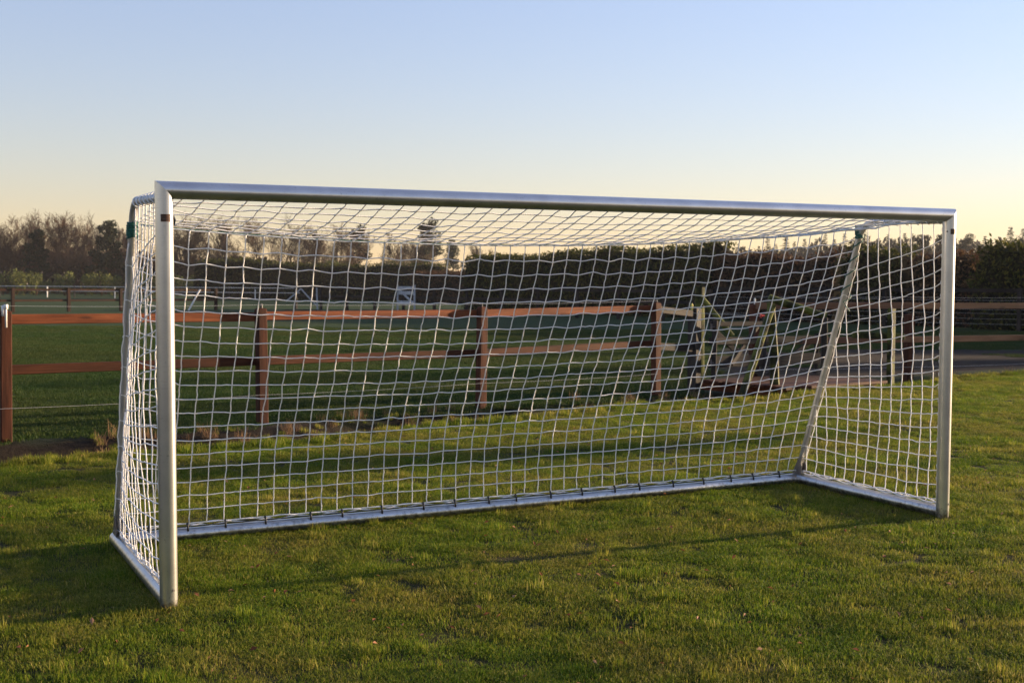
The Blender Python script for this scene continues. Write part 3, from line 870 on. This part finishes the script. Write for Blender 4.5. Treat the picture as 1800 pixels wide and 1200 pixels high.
# ------------------------------------------------------------------ hedges
def leaf_cloud(mb, pts, nrm, size, jit_, tilt=0.7):
    for p, n_ in zip(pts, nrm):
        p = Vector(p) + Vector((random.gauss(0, jit_), random.gauss(0, jit_), random.gauss(0, jit_)))
        n2 = (Vector(n_) + Vector((random.gauss(0, tilt), random.gauss(0, tilt), random.gauss(0, tilt)))).normalized()
        a = n2.orthogonal().normalized()
        a.rotate(Matrix.Rotation(random.uniform(0, 6.28), 3, n2))
        b = n2.cross(a)
        s = size * random.uniform(0.6, 1.4)
        mb.quad(p - a * s, p - b * s * 0.45, p + a * s, p + b * s * 0.45)
def hedge(pts, width, hfun, m, label, dens=55, leaf=0.09, jit_=0.10, group=None, lump=0.25):
    h0 = empty('hedge', label=label, cat='hedge', group=group)
    core, fol = MB(), MB()
    seg = []
    for (a, b) in zip(pts[:-1], pts[1:]):
        L = math.dist(a, b); n_ = max(1, int(L / 0.5))
        for k in range(n_): seg.append(((a[0] + (b[0] - a[0]) * k / n_, a[1] + (b[1] - a[1]) * k / n_), (b[0] - a[0]) / L, (b[1] - a[1]) / L))
    a, b = pts[-2], pts[-1]; L = math.dist(a, b)
    seg.append((b, (b[0] - a[0]) / L, (b[1] - a[1]) / L))
    tot = len(seg) - 1
    rings = []
    for k, ((x, y), dx, dy) in enumerate(seg):
        h = (hfun(k / tot) + lump * noise.noise((x * 0.55, y * 0.55, 1.7)) + lump * 0.6 * noise.noise((x * 1.9, y * 1.9, 5))) * 0.965; w = width / 2 * 0.84
        if k in (0, tot): h *= 0.9
        q = []
        for sx, z in ((-1, 0.0), (-1.0, h * 0.5), (-0.85, h * 0.93), (0, h * 0.98), (0.85, h * 0.93), (1.0, h * 0.5), (1, 0)):
            nn = 0.15 * noise.noise((x * 0.7 + sx, y * 0.7, z))
            q.append((x - dy * sx * (w + nn), y + dx * sx * (w + nn), max(0, z + (nn if z else -0.05))))
        rings.append(len(core.v)); core.v += q
    for r0, r1 in zip(rings[:-1], rings[1:]):
        for k in range(6): core.f.append((r0 + k, r0 + k + 1, r1 + k + 1, r1 + k))
    core.f.append(tuple(range(rings[0], rings[0] + 7))); core.f.append(tuple(range(rings[-1], rings[-1] + 7)))
    link('inner_core', core.mesh('inner_core', M['core']), h0)  # solid near-black hull, the hedge's inner shade is in its colour
    P, Nn = [], []
    for k in range(tot):
        (x0, y0), dx, dy = seg[k]; (x1, y1), _, _ = seg[k + 1]
        L = math.dist((x0, y0), (x1, y1)); H = hfun(k / tot)
        cnt = int(dens * L * (2 * H + width))
        for _ in range(cnt):
            t = random.random(); x, y = x0 + (x1 - x0) * t, y0 + (y1 - y0) * t
            hh = H + lump * noise.noise((x * 0.55, y * 0.55, 1.7)) + lump * 0.6 * noise.noise((x * 1.9, y * 1.9, 5))
            u = random.uniform(0, 2 * hh + width)
            bul = 0.12 * noise.noise((x * 0.8, y * 0.8, u)) 
            if u < hh: s, z, n_ = -1, u, (dy, -dx, 0.1)
            elif u < hh + width: s, z, n_ = (u - hh) / width * 2 - 1, hh, (0, 0, 1)
            else: s, z, n_ = 1, u - hh - width, (-dy, dx, 0.1)
            r = (1 - 0.18 * smooth((z / hh - 0.75) / 0.25)) * (1 - 0.2 * random.random() ** 2)
            z *= 1 - 0.10 * random.random() ** 2
            P.append((x - dy * s * (width / 2 + bul) * r, y + dx * s * (width / 2 + bul) * r, max(0.02, z))); Nn.append(n_)
    leaf_cloud(fol, P, Nn, leaf, jit_)
    link('foliage', fol.mesh('foliage', m), h0)
    return h0
hedge([(-34.5, 136), (-6.5, 124)], 2.2, lambda t: 4.1 - 0.5 * t + 0.2 * math.sin(t * 9), M['conifer_hedge'], 'long clipped conifer hedge behind the left half of the net', 45, 0.12, 0.12)
hedge([(-9.0, 116), (-1.5, 108)], 1.8, lambda t: 2.75, M['beech_hedge'], 'low russet hedge between the two clipped conifer hedges', 60, 0.10, 0.12)
hedge([(-2.6, 84), (4.6, 72), (10.6, 62)], 1.9, lambda t: 3.45 + 0.3 * t + 0.12 * math.sin(t * 14), M['conifer_hedge'], 'tall dark conifer hedge behind the middle of the net', 100, 0.10, 0.07)
hedge([(10.7, 62), (15.0, 56)], 1.7, lambda t: 3.1 + 0.15 * math.sin(t * 8), M['beech_hedge'], 'russet brown hedge right of the dark conifer hedge', 130, 0.085, 0.09)
hedge([(15.2, 55.6), (17.2, 53.2)], 1.9, lambda t: 3.35, M['conifer_hedge'], 'short green hedge clump left of the right goalpost', 140, 0.085, 0.10)
hedge([(17.4, 53), (19.4, 50.6)], 1.7, lambda t: 3.0, M['beech_hedge'], 'russet hedge seen beside the right goalpost', 140, 0.085, 0.09)
hedge([(18.9, 49.2), (23.8, 44.5), (33, 38)], 3.2, lambda t: 3.15 + 0.2 * math.sin(t * 17), M['conifer_hedge'], 'big dark conifer hedge at the right edge', 150, 0.085, 0.10, lump=0.4)

# round shrubs over the clipped hedge and the row at the left
def shrub_mesh(seed, h, w, n_, leaf):
    random.seed(seed)
    mb = MB(); P, Nn = [], []
    lob = [(random.uniform(-.35, .35) * w, random.uniform(-.35, .35) * w, random.uniform(.25, .75) * h, random.uniform(.3, .5)) for _ in range(9)]
    for _ in range(n_):
        cx, cy, cz, r = random.choice(lob)
        d = Vector((random.gauss(0, 1), random.gauss(0, 1), random.gauss(0, 1))).normalized()
        rr = r * random.uniform(0.7, 1.1)
        p = Vector((cx + d.x * rr * w * 0.6, cy + d.y * rr * w * 0.6, max(0.03, cz + d.z * rr * h * 0.75)))
        P.append(p); Nn.append(d)
    leaf_cloud(mb, P, Nn, leaf, 0.04)
    st = MB()
    for k in range(5):
        w_ = k * 1.25
        st.tube([(0, 0, 0), (0.15 * w * math.cos(w_), 0.15 * w * math.sin(w_), h * 0.4), (0.3 * w * math.cos(w_), 0.3 * w * math.sin(w_), h * 0.75)], [0.05, 0.03, 0.01], 5)
    return mb.mesh('foliage', M['shrub']), st.mesh('stems', M['bark'])
SH = [shrub_mesh(s, 2.6, 2.4, 900, 0.13) for s in (1, 2, 3)]
random.seed(11)
ordn = ['first', 'second', 'third', 'fourth', 'fifth', 'sixth', 'seventh', 'eighth', 'ninth', 'tenth', 'eleventh', 'twelfth', 'thirteenth', 'fourteenth', 'fifteenth', 'sixteenth', 'seventeenth', 'eighteenth', 'nineteenth', 'twentieth']
for k in range(17):
    x = -67 + k * 2.05 + random.uniform(-.4, .4)
    s = empty('evergreen_shrub', (x, 158 + random.uniform(-1, 1), 0), random.uniform(0, 6), label=f'{ordn[k]} yellow green shrub from the left in the row under the bare trees', cat='shrub', group='shrubs in a row under the bare trees')
    sc_ = random.uniform(0.88, 1.25)
    s.scale = (sc_, sc_, sc_ * random.uniform(0.9, 1.15))
    fo, stm = SH[k % 3]
    link('foliage', fo, s); link('stems', stm, s)
for k, (x, y, sc_, lab) in enumerate(((-29.5, 139, 1.65, 'rounded green shrub rising over the left end of the clipped hedge'), (-24.6, 138, 1.5, 'lower rounded shrub behind the clipped hedge'), (-21.0, 138, 1.62, 'rounded bright shrub over the middle of the clipped hedge'))):
    s = empty('evergreen_shrub', (x, y, 0), k, label=lab, cat='shrub')
    s.scale = (sc_,) * 3
    fo, stm = SH[k]
    link('foliage', fo, s); link('stems', stm, s)

# ------------------------------------------------------------------ trees
def bare_tree_meshes(seed, H, spread=0.55, ups=0.35, lv=(10, 7, 6, 5)):
    rnd = random.Random(seed)
    wood, twig = MB(), MB()
    def branch(p, d, L, r, level):
        n_ = 5 if level == 0 else (4 if level == 1 else (3 if level == 2 else 2))
        pts, rad = [p.copy()], [r]
        dd = d.copy(); q = p.copy()
        for k in range(n_):
            dd = (dd + Vector((rnd.gauss(0, .13), rnd.gauss(0, .13), rnd.gauss(0, .10) + (0.10 if level else 0)))).normalized()
            q = q + dd * (L / n_)
            pts.append(q.copy()); rad.append(max(0.017, r * (1 - 0.75 * (k + 1) / n_)))
        (wood if level <= 1 else twig).tube(pts, rad, 7 if level == 0 else (5 if level == 1 else 3), level == 0)
        if level >= 4: return
        cnt = lv[level]
        for c in range(cnt):
            t = (0.28 + 0.72 * (c + rnd.random()) / cnt) if level == 0 else (0.2 + 0.8 * (c + rnd.random()) / cnt)
            f = t * n_; i = min(n_ - 1, int(f)); pp = pts[i].lerp(pts[i + 1], f - i)
            ax = (pts[i + 1] - pts[i]).normalized()
            o_ = ax.orthogonal().normalized(); o_.rotate(Matrix.Rotation(rnd.uniform(0, 6.283), 3, ax))
            ang = rnd.uniform(0.45, 1.0) * (1.15 if level == 0 else 1)
            nd = (ax * math.cos(ang) + o_ * math.sin(ang)); nd.z += ups * (0.7 if level else 0.5); nd.normalize()
            rr = max(0.019, rad[i] * rnd.uniform(0.45, 0.65))
            LL = L * rnd.uniform(0.42, 0.62) * (spread / 0.55 if level == 0 else 1.0) * (1.15 - 0.45 * t if level == 0 else 1)
            branch(pp, nd, LL, rr, level + 1)
    branch(Vector((0, 0, -0.1)), Vector((rnd.gauss(0, .04), rnd.gauss(0, .04), 1)).normalized(), H * 0.80, H * 0.020, 0)
    return wood.mesh('trunk', M['bark'], True), twig.mesh('crown', M['twig'])
BARE = [bare_tree_meshes(21, 12, 0.62), bare_tree_meshes(22, 12, 0.55, 0.45), bare_tree_meshes(23, 12, 0.5, 0.6), bare_tree_meshes(24, 12, 0.66, 0.3), bare_tree_meshes(25, 12, 0.45, 0.7, (11, 7, 6, 4))]
def spruce_meshes(seed, H=12.0, wid=2.6):
    rnd = random.Random(seed)
    t, c = MB(), MB()
    t.tube([(0, 0, -0.1), (0, 0, H * 0.5), (0, 0, H)], [H * 0.014, H * 0.008, 0.01], 6)
    z = H * 0.10
    while z < H * 0.985:
        f = (z - H * 0.10) / (H * 0.9)
        rad = wid * (1 - f) ** 0.85 * rnd.uniform(0.75, 1.15) + 0.12
        nb = 5 + int(5 * (1 - f))
        for k in range(nb):
            w = rnd.uniform(0, 6.283); L = rad * rnd.uniform(0.6, 1.1)
            d = Vector((math.cos(w), math.sin(w), -0.30 + 0.35 * f)); s_ = Vector((-math.sin(w), math.cos(w), 0))
            n_ = max(2, int(L / 0.35))
            for q in range(n_):
                p0 = Vector((0, 0, z)) + d * (L * (q + 0.2) / n_)
                wv = 0.32 * (1 - 0.5 * q / n_) * rnd.uniform(0.7, 1.3)
                tip = p0 + d * (L / n_ * 1.5) + Vector((0, 0, rnd.uniform(-.25, .05)))
                c.quad(p0, p0 + s_ * wv + d * 0.12 + Vector((0, 0, rnd.uniform(-.22, .04))), tip, p0 - s_ * wv + d * 0.12 + Vector((0, 0, rnd.uniform(-.22, .04))))
        z += H * 0.022 * rnd.uniform(0.8, 1.3)
    return t.mesh('trunk', M['bark'], True), c.mesh('crown', M['spruce'])
SPR = [spruce_meshes(31, 12, 2.3), spruce_meshes(32, 12, 2.9), spruce_meshes(33, 12, 1.8)]
def pine_meshes(seed, H=12.0, lo=0.5, wid=2.4, clumps=16):
    rnd = random.Random(seed)
    t, c = MB(), MB()
    bend = rnd.uniform(-.5, .5)
    ax = lambda f: Vector((bend * f * f, 0.3 * math.sin(f * 2), H * f))
    t.tube([ax(k / 6) - Vector((0, 0, 0.1)) for k in range(7)], [H * 0.016 * (1 - 0.8 * k / 6) for k in range(7)], 7)
    for k in range(clumps):
        f = lo + (0.98 - lo) * (k + rnd.random()) / clumps
        w = rnd.uniform(0, 6.283); L = wid * rnd.uniform(0.3, 1.0) * (1.1 - (f - lo) / (1 - lo)) ** 0.6
        b = ax(f); e = b + Vector((math.cos(w) * L, math.sin(w) * L, rnd.uniform(-.1, .5)))
        t.tube([b, b.lerp(e, 0.5) + Vector((0, 0, 0.1)), e], [0.07, 0.05, 0.02], 4)
        rx = rnd.uniform(0.7, 1.15)
        for _ in range(150):
            d = Vector((rnd.gauss(0, 1), rnd.gauss(0, 1), rnd.gauss(0, 1))).normalized() * rnd.uniform(0.55, 1.05)
            p = e + Vector((d.x * rx, d.y * rx, d.z * rx * 0.75 - 0.1))
            a = Vector((rnd.gauss(0, 1), rnd.gauss(0, 1), rnd.gauss(0.4, 1))).normalized(); o_ = a.orthogonal().normalized(); o_.rotate(Matrix.Rotation(rnd.uniform(0, 6.28), 3, a))
            s = rnd.uniform(0.12, 0.24)
            c.quad(p - a * s, p - o_ * s * 0.5, p + a * s, p + o_ * s * 0.5)
    return t.mesh('trunk', M['bark'], True), c.mesh('crown', M['pine'])
PIN = [pine_meshes(41, 12, 0.42, 2.6, 30), pine_meshes(42, 12, 0.22, 3.2, 46), pine_meshes(43, 12, 0.5, 1.8, 20), pine_meshes(44, 12, 0.80, 1.5, 12)]
def tree(proto, name, x, y, h, label, group=None, cat='tree', wide=1.0):
    t = empty(name, (x, y, gz(x, y) if abs(x) < 60 and y < 60 else 0), random.uniform(0, 6.283), label=label, cat=cat, group=group)
    t.scale = (h / 12 * wide, h / 12 * wide, h / 12)
    link('trunk', proto[0], t); link('crown', proto[1], t)
    return t
def at(px, Y): return ((px - 900) / 2170 * Y, Y)
random.seed(5)
# bare trees: (pixel column they were measured at is already turned into x at that depth)
LEFT = [(-18, 186, 13.0, 0), (12, 180, 12.6, 3), (44, 184, 12.9, 1), (66, 196, 13.6, 2), (92, 200, 14.8, 4), (116, 178, 12.2, 0), (140, 184, 12.9, 3), (168, 190, 12.2, 1), (206, 205, 13.2, 4), (228, 196, 11.6, 2)]
for k, (px, Y, h, t) in enumerate(LEFT):
    x, y = at(px, Y)
    tree(BARE[t], 'bare_tree', x, y, h * 0.80, f'{ordn[k]} bare tree from the left edge in the row left of the goal', 'bare trees left of the goal', wide=1.05)
MIDT = [(300, 190, 11.5, 1), (328, 186, 11.8, 0), (356, 192, 12.4, 3), (388, 186, 12.4, 2), (424, 184, 10.6, 1), (456, 190, 12.0, 0), (490, 182, 12.2, 3), (522, 190, 11.8, 1), (552, 186, 10.6, 2), (590, 188, 10.9, 4), (624, 192, 11.1, 0), (662, 200, 11.2, 1), (702, 204, 11.0, 3), (730, 214, 9.6, 2), (826, 232, 10.8, 4), (846, 236, 9.4, 1)]
for k, (px, Y, h, t) in enumerate(MIDT):
    x, y = at(px, Y)
    tree(BARE[t], 'bare_tree', x, y, h * 0.84, f'{ordn[k]} bare tree from the left among those seen through the net', 'bare trees seen through the net', wide=1.0)
for k, (px, Y, h, t, lab) in enumerate(((64, 176, 9.0, 1, 'dark bushy pine between the bare trees at far left'), (186, 178, 10.4, 1, 'dark pine among bare trees just left of the goal'), (632, 200, 10.6, 0, 'dark pine half hidden among bare trees behind the net'), 
                                   (757, 205, 12.0, 0, 'lone tall dark pine above the hedge behind the net'), (797, 215, 9.2, 2, 'small dark pine right of the lone tall pine'))):
    x, y = at(px, Y)
    tree(PIN[t], 'pine_tree', x, y, h, lab)
SPR_PX = [(1318, 9.6, 0), (1332, 10.6, 1), (1347, 13.0, 0), (1362, 11.0, 2), (1378, 13.3, 1), (1394, 11.6, 0), (1412, 12.2, 1), (1432, 12.2, 0), (1448, 13.4, 2), (1464, 12.2, 1), (1482, 13.4, 0), (1516, 14.6, 1), (1540, 12.4, 0), (1558, 13.2, 2), (1570, 12.4, 1), (1587, 13.6, 2), (1601, 13.4, 0)]
for k, (px, h, t) in enumerate(SPR_PX):
    Y = 255 + (k * 37 % 23)
    x, y = at(px, Y)
    tree(SPR[t], 'spruce_tree', x, y, h * Y / 255 * 0.97, f'{ordn[k]} hazy spruce from the left on the far right skyline', 'hazy spruces on the skyline')
for px, h, t, lab in ((1620, 11.8, 1, 'rounded dark pine on the skyline left of the right post'), (1650, 11.9, 1, 'dark pine on the skyline touching the right post'), (1700, 11.6, 0, 'hazy pine just right of the right post')):
    x, y = at(px, 240)
    tree(PIN[t], 'pine_tree', x, y, h, lab)
for px, h, t, lab in ((1728, 12.6, 0, 'shorter spruce over the big hedge at the right edge'), (1750, 11.6, 1, 'second spruce over the big hedge at the right edge'), (1772, 14.6, 1, 'tallest spruce at the right edge'), (1794, 14.2, 2, 'outermost spruce at the right edge')):
    x, y = at(px, 230)
    tree(SPR[t], 'spruce_tree', x, y, h * 0.92, lab)

# far wood that reads as one mass
def wood_mass(name, label, pts, hf, n_, size, mt, depth=25):
    mb = MB()
    L = len(pts) - 1
    for k in range(n_):
        t = random.random() * L; i = min(L - 1, int(t)); f = t - i
        x = pts[i][0] + (pts[i + 1][0] - pts[i][0]) * f + random.uniform(-2, 2); y = pts[i][1] + (pts[i + 1][1] - pts[i][1]) * f + random.uniform(0, depth)
        H = hf(t / L) * (0.8 + 0.28 * noise.noise((x * 0.11, y * 0.11, 3)) + 0.22 * noise.noise((x * 0.45, y * 0.3, 8)))
        z = H * (1 - random.random() ** 1.6 * 0.98)
        d = Vector((random.gauss(0, .6), random.gauss(0, .6), 1)).normalized(); o_ = d.orthogonal().normalized(); o_.rotate(Matrix.Rotation(random.uniform(0, 6.28), 3, d))
        s = size * random.uniform(0.5, 1.5)
        p = Vector((x, y, z))
        mb.quad(p - d * s, p - o_ * s * 0.5, p + d * s, p + o_ * s * 0.5)
    return tag(link(name, mb.mesh(name, mt)), label, 'wood', kind='stuff')
random.seed(9)
wood_mass('far_wood', 'hazy far wood along the skyline', [at(820, 330), at(1000, 320), at(1200, 300), at(1330, 285), at(1500, 275), at(1700, 262), at(1950, 250)],
          lambda t: 9.6 + 3.4 * smooth(t * 2.2 - 0.55), 26000, 0.55, M['forest'])
wood_mass('undergrowth', 'brown undergrowth beneath the bare trees', [at(-120, 190), at(150, 190), at(350, 190), at(600, 196), at(860, 240)],
          lambda t: 8.2 - 4.0 * t, 34000, 0.38, M['under'], 24)

# trees out of the picture at the right, whose shade lies over the paddock
random.seed(15)
SHADE = [(41.6, 34.7, 6.9, 1), (43.6, 36.6, 7.2, 1), (41, 38.0, 7.0, 1), (45, 41, 8.5, 0), (44, 46, 8.0, 1), (48, 51, 9.0, 1), (50, 57, 9.0, 0), (52, 63, 9.5, 1), (56, 69, 9.5, 1), (59, 76, 10, 0), (63, 84, 10, 1), (66, 92, 10, 1), (70, 101, 10, 0), (74, 110, 10, 1), (78, 120, 10, 1)]
for k, (x, y, h, t) in enumerate(SHADE):
    y += 1.4; h *= 1.05
    tree(SPR[t], 'spruce_tree', x, y, h, f'{ordn[k]} spruce from the near end of the shelter belt right of the paddock', 'shelter belt spruces', wide=1.5)

for x, y, h, lab in ((22.0, 18.9, 5.1, 'small garden pine nearest the lawn, out of the picture'), (30.4, 16.6, 5.8, 'small garden pine behind it, out of the picture'), (27.8, 23.8, 5.1, 'small garden pine by the paddock corner, out of the picture'), (23.2, 15.6, 4.9, 'small garden pine in front of the others, out of the picture')):
    tree(PIN[3], 'pine_tree', x, y, h, lab, wide=1.0)

# ------------------------------------------------------------------ grass
def blade_patch(seed, n_, rad, h0, h1, w, lean=0.5, flat=0.0):
    rnd = random.Random(seed)
    mb = MB()
    for _ in range(n_):
        r = rad * math.sqrt(rnd.random()); a = rnd.uniform(0, 6.283)
        b = Vector((r * math.cos(a), r * math.sin(a), -0.004))
        h = rnd.uniform(h0, h1) * (1 - 0.3 * r / rad); az = rnd.uniform(0, 6.283)
        l = abs(rnd.gauss(0, lean)) + flat
        d = Vector((math.cos(az), math.sin(az), 0)); s = Vector((-math.sin(az), math.cos(az), 0)) * (w * rnd.uniform(0.6, 1.3) / 2)
        m1 = b + d * (h * l * 0.35) + Vector((0, 0, h * 0.6)); t = b + d * (h * l * 1.0) + Vector((0, 0, h * max(0.25, 1 - 0.35 * l)))
        i = len(mb.v)
        mb.v += [tuple(b - s), tuple(b + s), tuple(m1 + s * 0.8), tuple(m1 - s * 0.8), tuple(t)]
        mb.f += [(i, i + 1, i + 2, i + 3), (i + 3, i + 2, i + 4)]
    return mb
def proto(name, mb, m):
    return bpy.data.objects.new(name, mb.mesh(name, m))          # used by the scatter only, not placed in the scene
def scatter(name, pts, protos, label, cat):
    """points with kind / angle / size attributes; geometry nodes put a tuft on each"""
    me = bpy.data.meshes.new(name)
    me.from_pydata([p[:3] for p in pts], [], [])
    for nm, idx, ty in (('tuft_kind', 3, 'INT'), ('turn', 4, 'FLOAT'), ('size', 5, 'FLOAT')):
        at_ = me.attributes.new(nm, ty, 'POINT')
        at_.data.foreach_set('value', np.array([p[idx] for p in pts], dtype=np.int32 if ty == 'INT' else np.float32))
    o = link(name, me)
    ng = bpy.data.node_groups.new(name, 'GeometryNodeTree')
    ng.interface.new_socket('Geometry', in_out='INPUT', socket_type='NodeSocketGeometry')
    ng.interface.new_socket('Geometry', in_out='OUTPUT', socket_type='NodeSocketGeometry')
    gi = ng.nodes.new('NodeGroupInput'); go = ng.nodes.new('NodeGroupOutput')
    jn = ng.nodes.new('GeometryNodeJoinGeometry')
    def attr(nm, dt):
        a = ng.nodes.new('GeometryNodeInputNamedAttribute'); a.data_type = dt; a.inputs['Name'].default_value = nm
        return a.outputs['Attribute']
    kd, tn, sz = attr('tuft_kind', 'INT'), attr('turn', 'FLOAT'), attr('size', 'FLOAT')
    cx = ng.nodes.new('ShaderNodeCombineXYZ'); ng.links.new(tn, cx.inputs['Z'])
    for k, pr in enumerate(protos):
        cmp_ = ng.nodes.new('FunctionNodeCompare'); cmp_.data_type = 'INT'; cmp_.operation = 'EQUAL'
        ia = [s for s in cmp_.inputs if s.type == 'INT']
        ng.links.new(kd, ia[0]); ia[1].default_value = k
        oi = ng.nodes.new('GeometryNodeObjectInfo'); oi.inputs['Object'].default_value = pr; oi.inputs['As Instance'].default_value = True
        ip = ng.nodes.new('GeometryNodeInstanceOnPoints')
        ng.links.new(gi.outputs[0], ip.inputs['Points']); ng.links.new(cmp_.outputs[0], ip.inputs['Selection'])
        ng.links.new(oi.outputs['Geometry'], ip.inputs['Instance']); ng.links.new(cx.outputs[0], ip.inputs['Rotation']); ng.links.new(sz, ip.inputs['Scale'])
        ng.links.new(ip.outputs[0], jn.inputs[0])
    ng.links.new(jn.outputs[0], go.inputs[0])
    md = o.modifiers.new('tufts', 'NODES'); md.node_group = ng
    return tag(o, label, cat, kind='stuff')
G_SHORT = proto('short_tuft', blade_patch(1, 230, 0.11, 0.015, 0.036, 0.0025, 0.7), M['grass'])
G_MED = proto('medium_tuft', blade_patch(2, 180, 0.10, 0.020, 0.050, 0.0026, 0.6), M['grass'])
G_TALL = proto('tall_tuft', blade_patch(3, 60, 0.06, 0.040, 0.085, 0.0030, 0.45), M['grass'])
G_FLAT = proto('flat_tuft', blade_patch(4, 190, 0.12, 0.025, 0.05, 0.0028, 0.6, 0.7), M['grass'])
G_DRY = proto('dry_tuft', blade_patch(5, 40, 0.09, 0.08, 0.26, 0.0035, 0.8), M['dry'])
G_PAD = proto('paddock_tuft', blade_patch(6, 420, 0.32, 0.025, 0.06, 0.0055, 0.7), M['paddock_grass'])
G_PADT = proto('paddock_clump', blade_patch(7, 240, 0.22, 0.04, 0.09, 0.0055, 0.6), M['paddock_grass'])

def in_view(x, y, margin):
    return y > 2.6 and abs(x) < y * 0.46 + margin
random.seed(3)
pts = []
cnt = 0
while cnt < 15500:
    y = random.uniform(2.6, 23); x = random.uniform(-6.5, 12.5)
    if not in_view(x, y, 0.8): continue
    a_, n_ = an(x, y)
    if n_ > edge_at(a_) + 0.03: continue
    if random.random() > (1.0 if y < 9 else 0.75): continue
    cnt += 1
    w = noise.noise((x * 0.9, y * 0.9, 0)) + 0.6 * noise.noise((x * 2.6, y * 2.6, 3))
    r = random.random()
    k = 0 if r < 0.45 - 0.3 * w else (1 if r < 0.80 else (3 if r < 0.975 else 2))
    pts.append((x, y, gz(x, y), k, random.uniform(0, 6.283), random.uniform(0.75, 1.2) * (1 + 0.22 * w)))
for _ in range(900):                                   # taller fringe along the ditch
    a_ = random.uniform(2, 24); n_ = edge_at(a_) - abs(random.gauss(0, 0.10)); x, y = xy(a_, n_)
    pts.append((x, y, gz(x, y), random.choice((1, 2, 2)), random.uniform(0, 6.283), random.uniform(0.9, 1.5)))
scatter('lawn_grass', pts, [G_SHORT, G_MED, G_TALL, G_FLAT], 'short green and straw coloured grass of the lawn', 'grass')
pts = []
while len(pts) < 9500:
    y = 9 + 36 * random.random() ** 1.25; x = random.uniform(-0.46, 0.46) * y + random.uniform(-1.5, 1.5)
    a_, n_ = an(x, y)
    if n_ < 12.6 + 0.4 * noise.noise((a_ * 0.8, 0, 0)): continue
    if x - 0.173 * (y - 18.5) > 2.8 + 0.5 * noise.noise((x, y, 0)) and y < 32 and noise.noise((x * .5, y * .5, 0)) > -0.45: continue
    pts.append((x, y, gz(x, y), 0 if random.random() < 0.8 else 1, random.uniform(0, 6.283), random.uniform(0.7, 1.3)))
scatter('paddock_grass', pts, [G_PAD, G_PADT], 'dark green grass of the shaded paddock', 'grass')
pts = []
for _ in range(1500):
    a_ = random.uniform(1.5, 24); n_ = edge_at(a_) + random.uniform(0.05, 1.7)
    if noise.noise((a_ * 0.8, n_, 0)) < -0.1: continue
    if 13 < a_ < 15.7: continue
    x, y = xy(a_, n_); pts.append((x, y, gz(x, y), 0 if random.random() < 0.45 else 1, random.uniform(0, 6.283), random.uniform(0.5, 1.2)))
scatter('ditch_grass', pts, [G_DRY, G_TALL], 'dry brown grass and stalks along the ditch', 'grass')
# fallen leaves
mb = MB()
random.seed(77)
for _ in range(420):
    y = random.uniform(3.2, 13); x = random.uniform(-0.45, 0.45) * y
    if an(x, y)[1] > 10.8: continue
    p = Vector((x, y, gz(x, y) + random.uniform(0.02, 0.045))); s = random.uniform(0.010, 0.022)
    n_ = Vector((random.gauss(0, .5), random.gauss(0, .5), 1)).normalized(); a = n_.orthogonal().normalized(); a.rotate(Matrix.Rotation(random.uniform(0, 6.28), 3, n_)); b = n_.cross(a)
    i = len(mb.v)
    mb.v += [tuple(p - a * s), tuple(p - b * s * 0.5 + n_ * s * 0.3), tuple(p + a * s), tuple(p + b * s * 0.5 + n_ * s * 0.3)]
    mb.f += [(i, i + 1, i + 2), (i, i + 2, i + 3)]
tag(link('fallen_leaves', mb.mesh('fallen_leaves', M['leaf_litter'])), 'small brown fallen leaves scattered over the lawn', 'leaves', kind='stuff')

# ------------------------------------------------------------------ haze over the fields
bm = bmesh.new(); bmesh.ops.create_cube(bm, size=1)
for v in bm.verts: v.co = Vector((v.co.x * 5200, v.co.y * 5200, -1.5 if v.co.z < 0 else 19.0))
me = bpy.data.meshes.new('haze'); bm.to_mesh(me); bm.free()
m = bpy.data.materials.new('haze'); m.use_nodes = True
n = m.node_tree; n.nodes.clear()
out = n.nodes.new('ShaderNodeOutputMaterial'); pv = n.nodes.new('ShaderNodeVolumePrincipled')
pv.inputs['Density'].default_value = 0.00015
pv.inputs['Color'].default_value = (0.86, 0.86, 0.90, 1)
pv.inputs['Anisotropy'].default_value = 0.2
n.links.new(pv.outputs[0], out.inputs['Volume'])
me.materials.append(m)
tag(link('haze', me), 'thin evening haze over the fields', 'haze', kind='stuff')
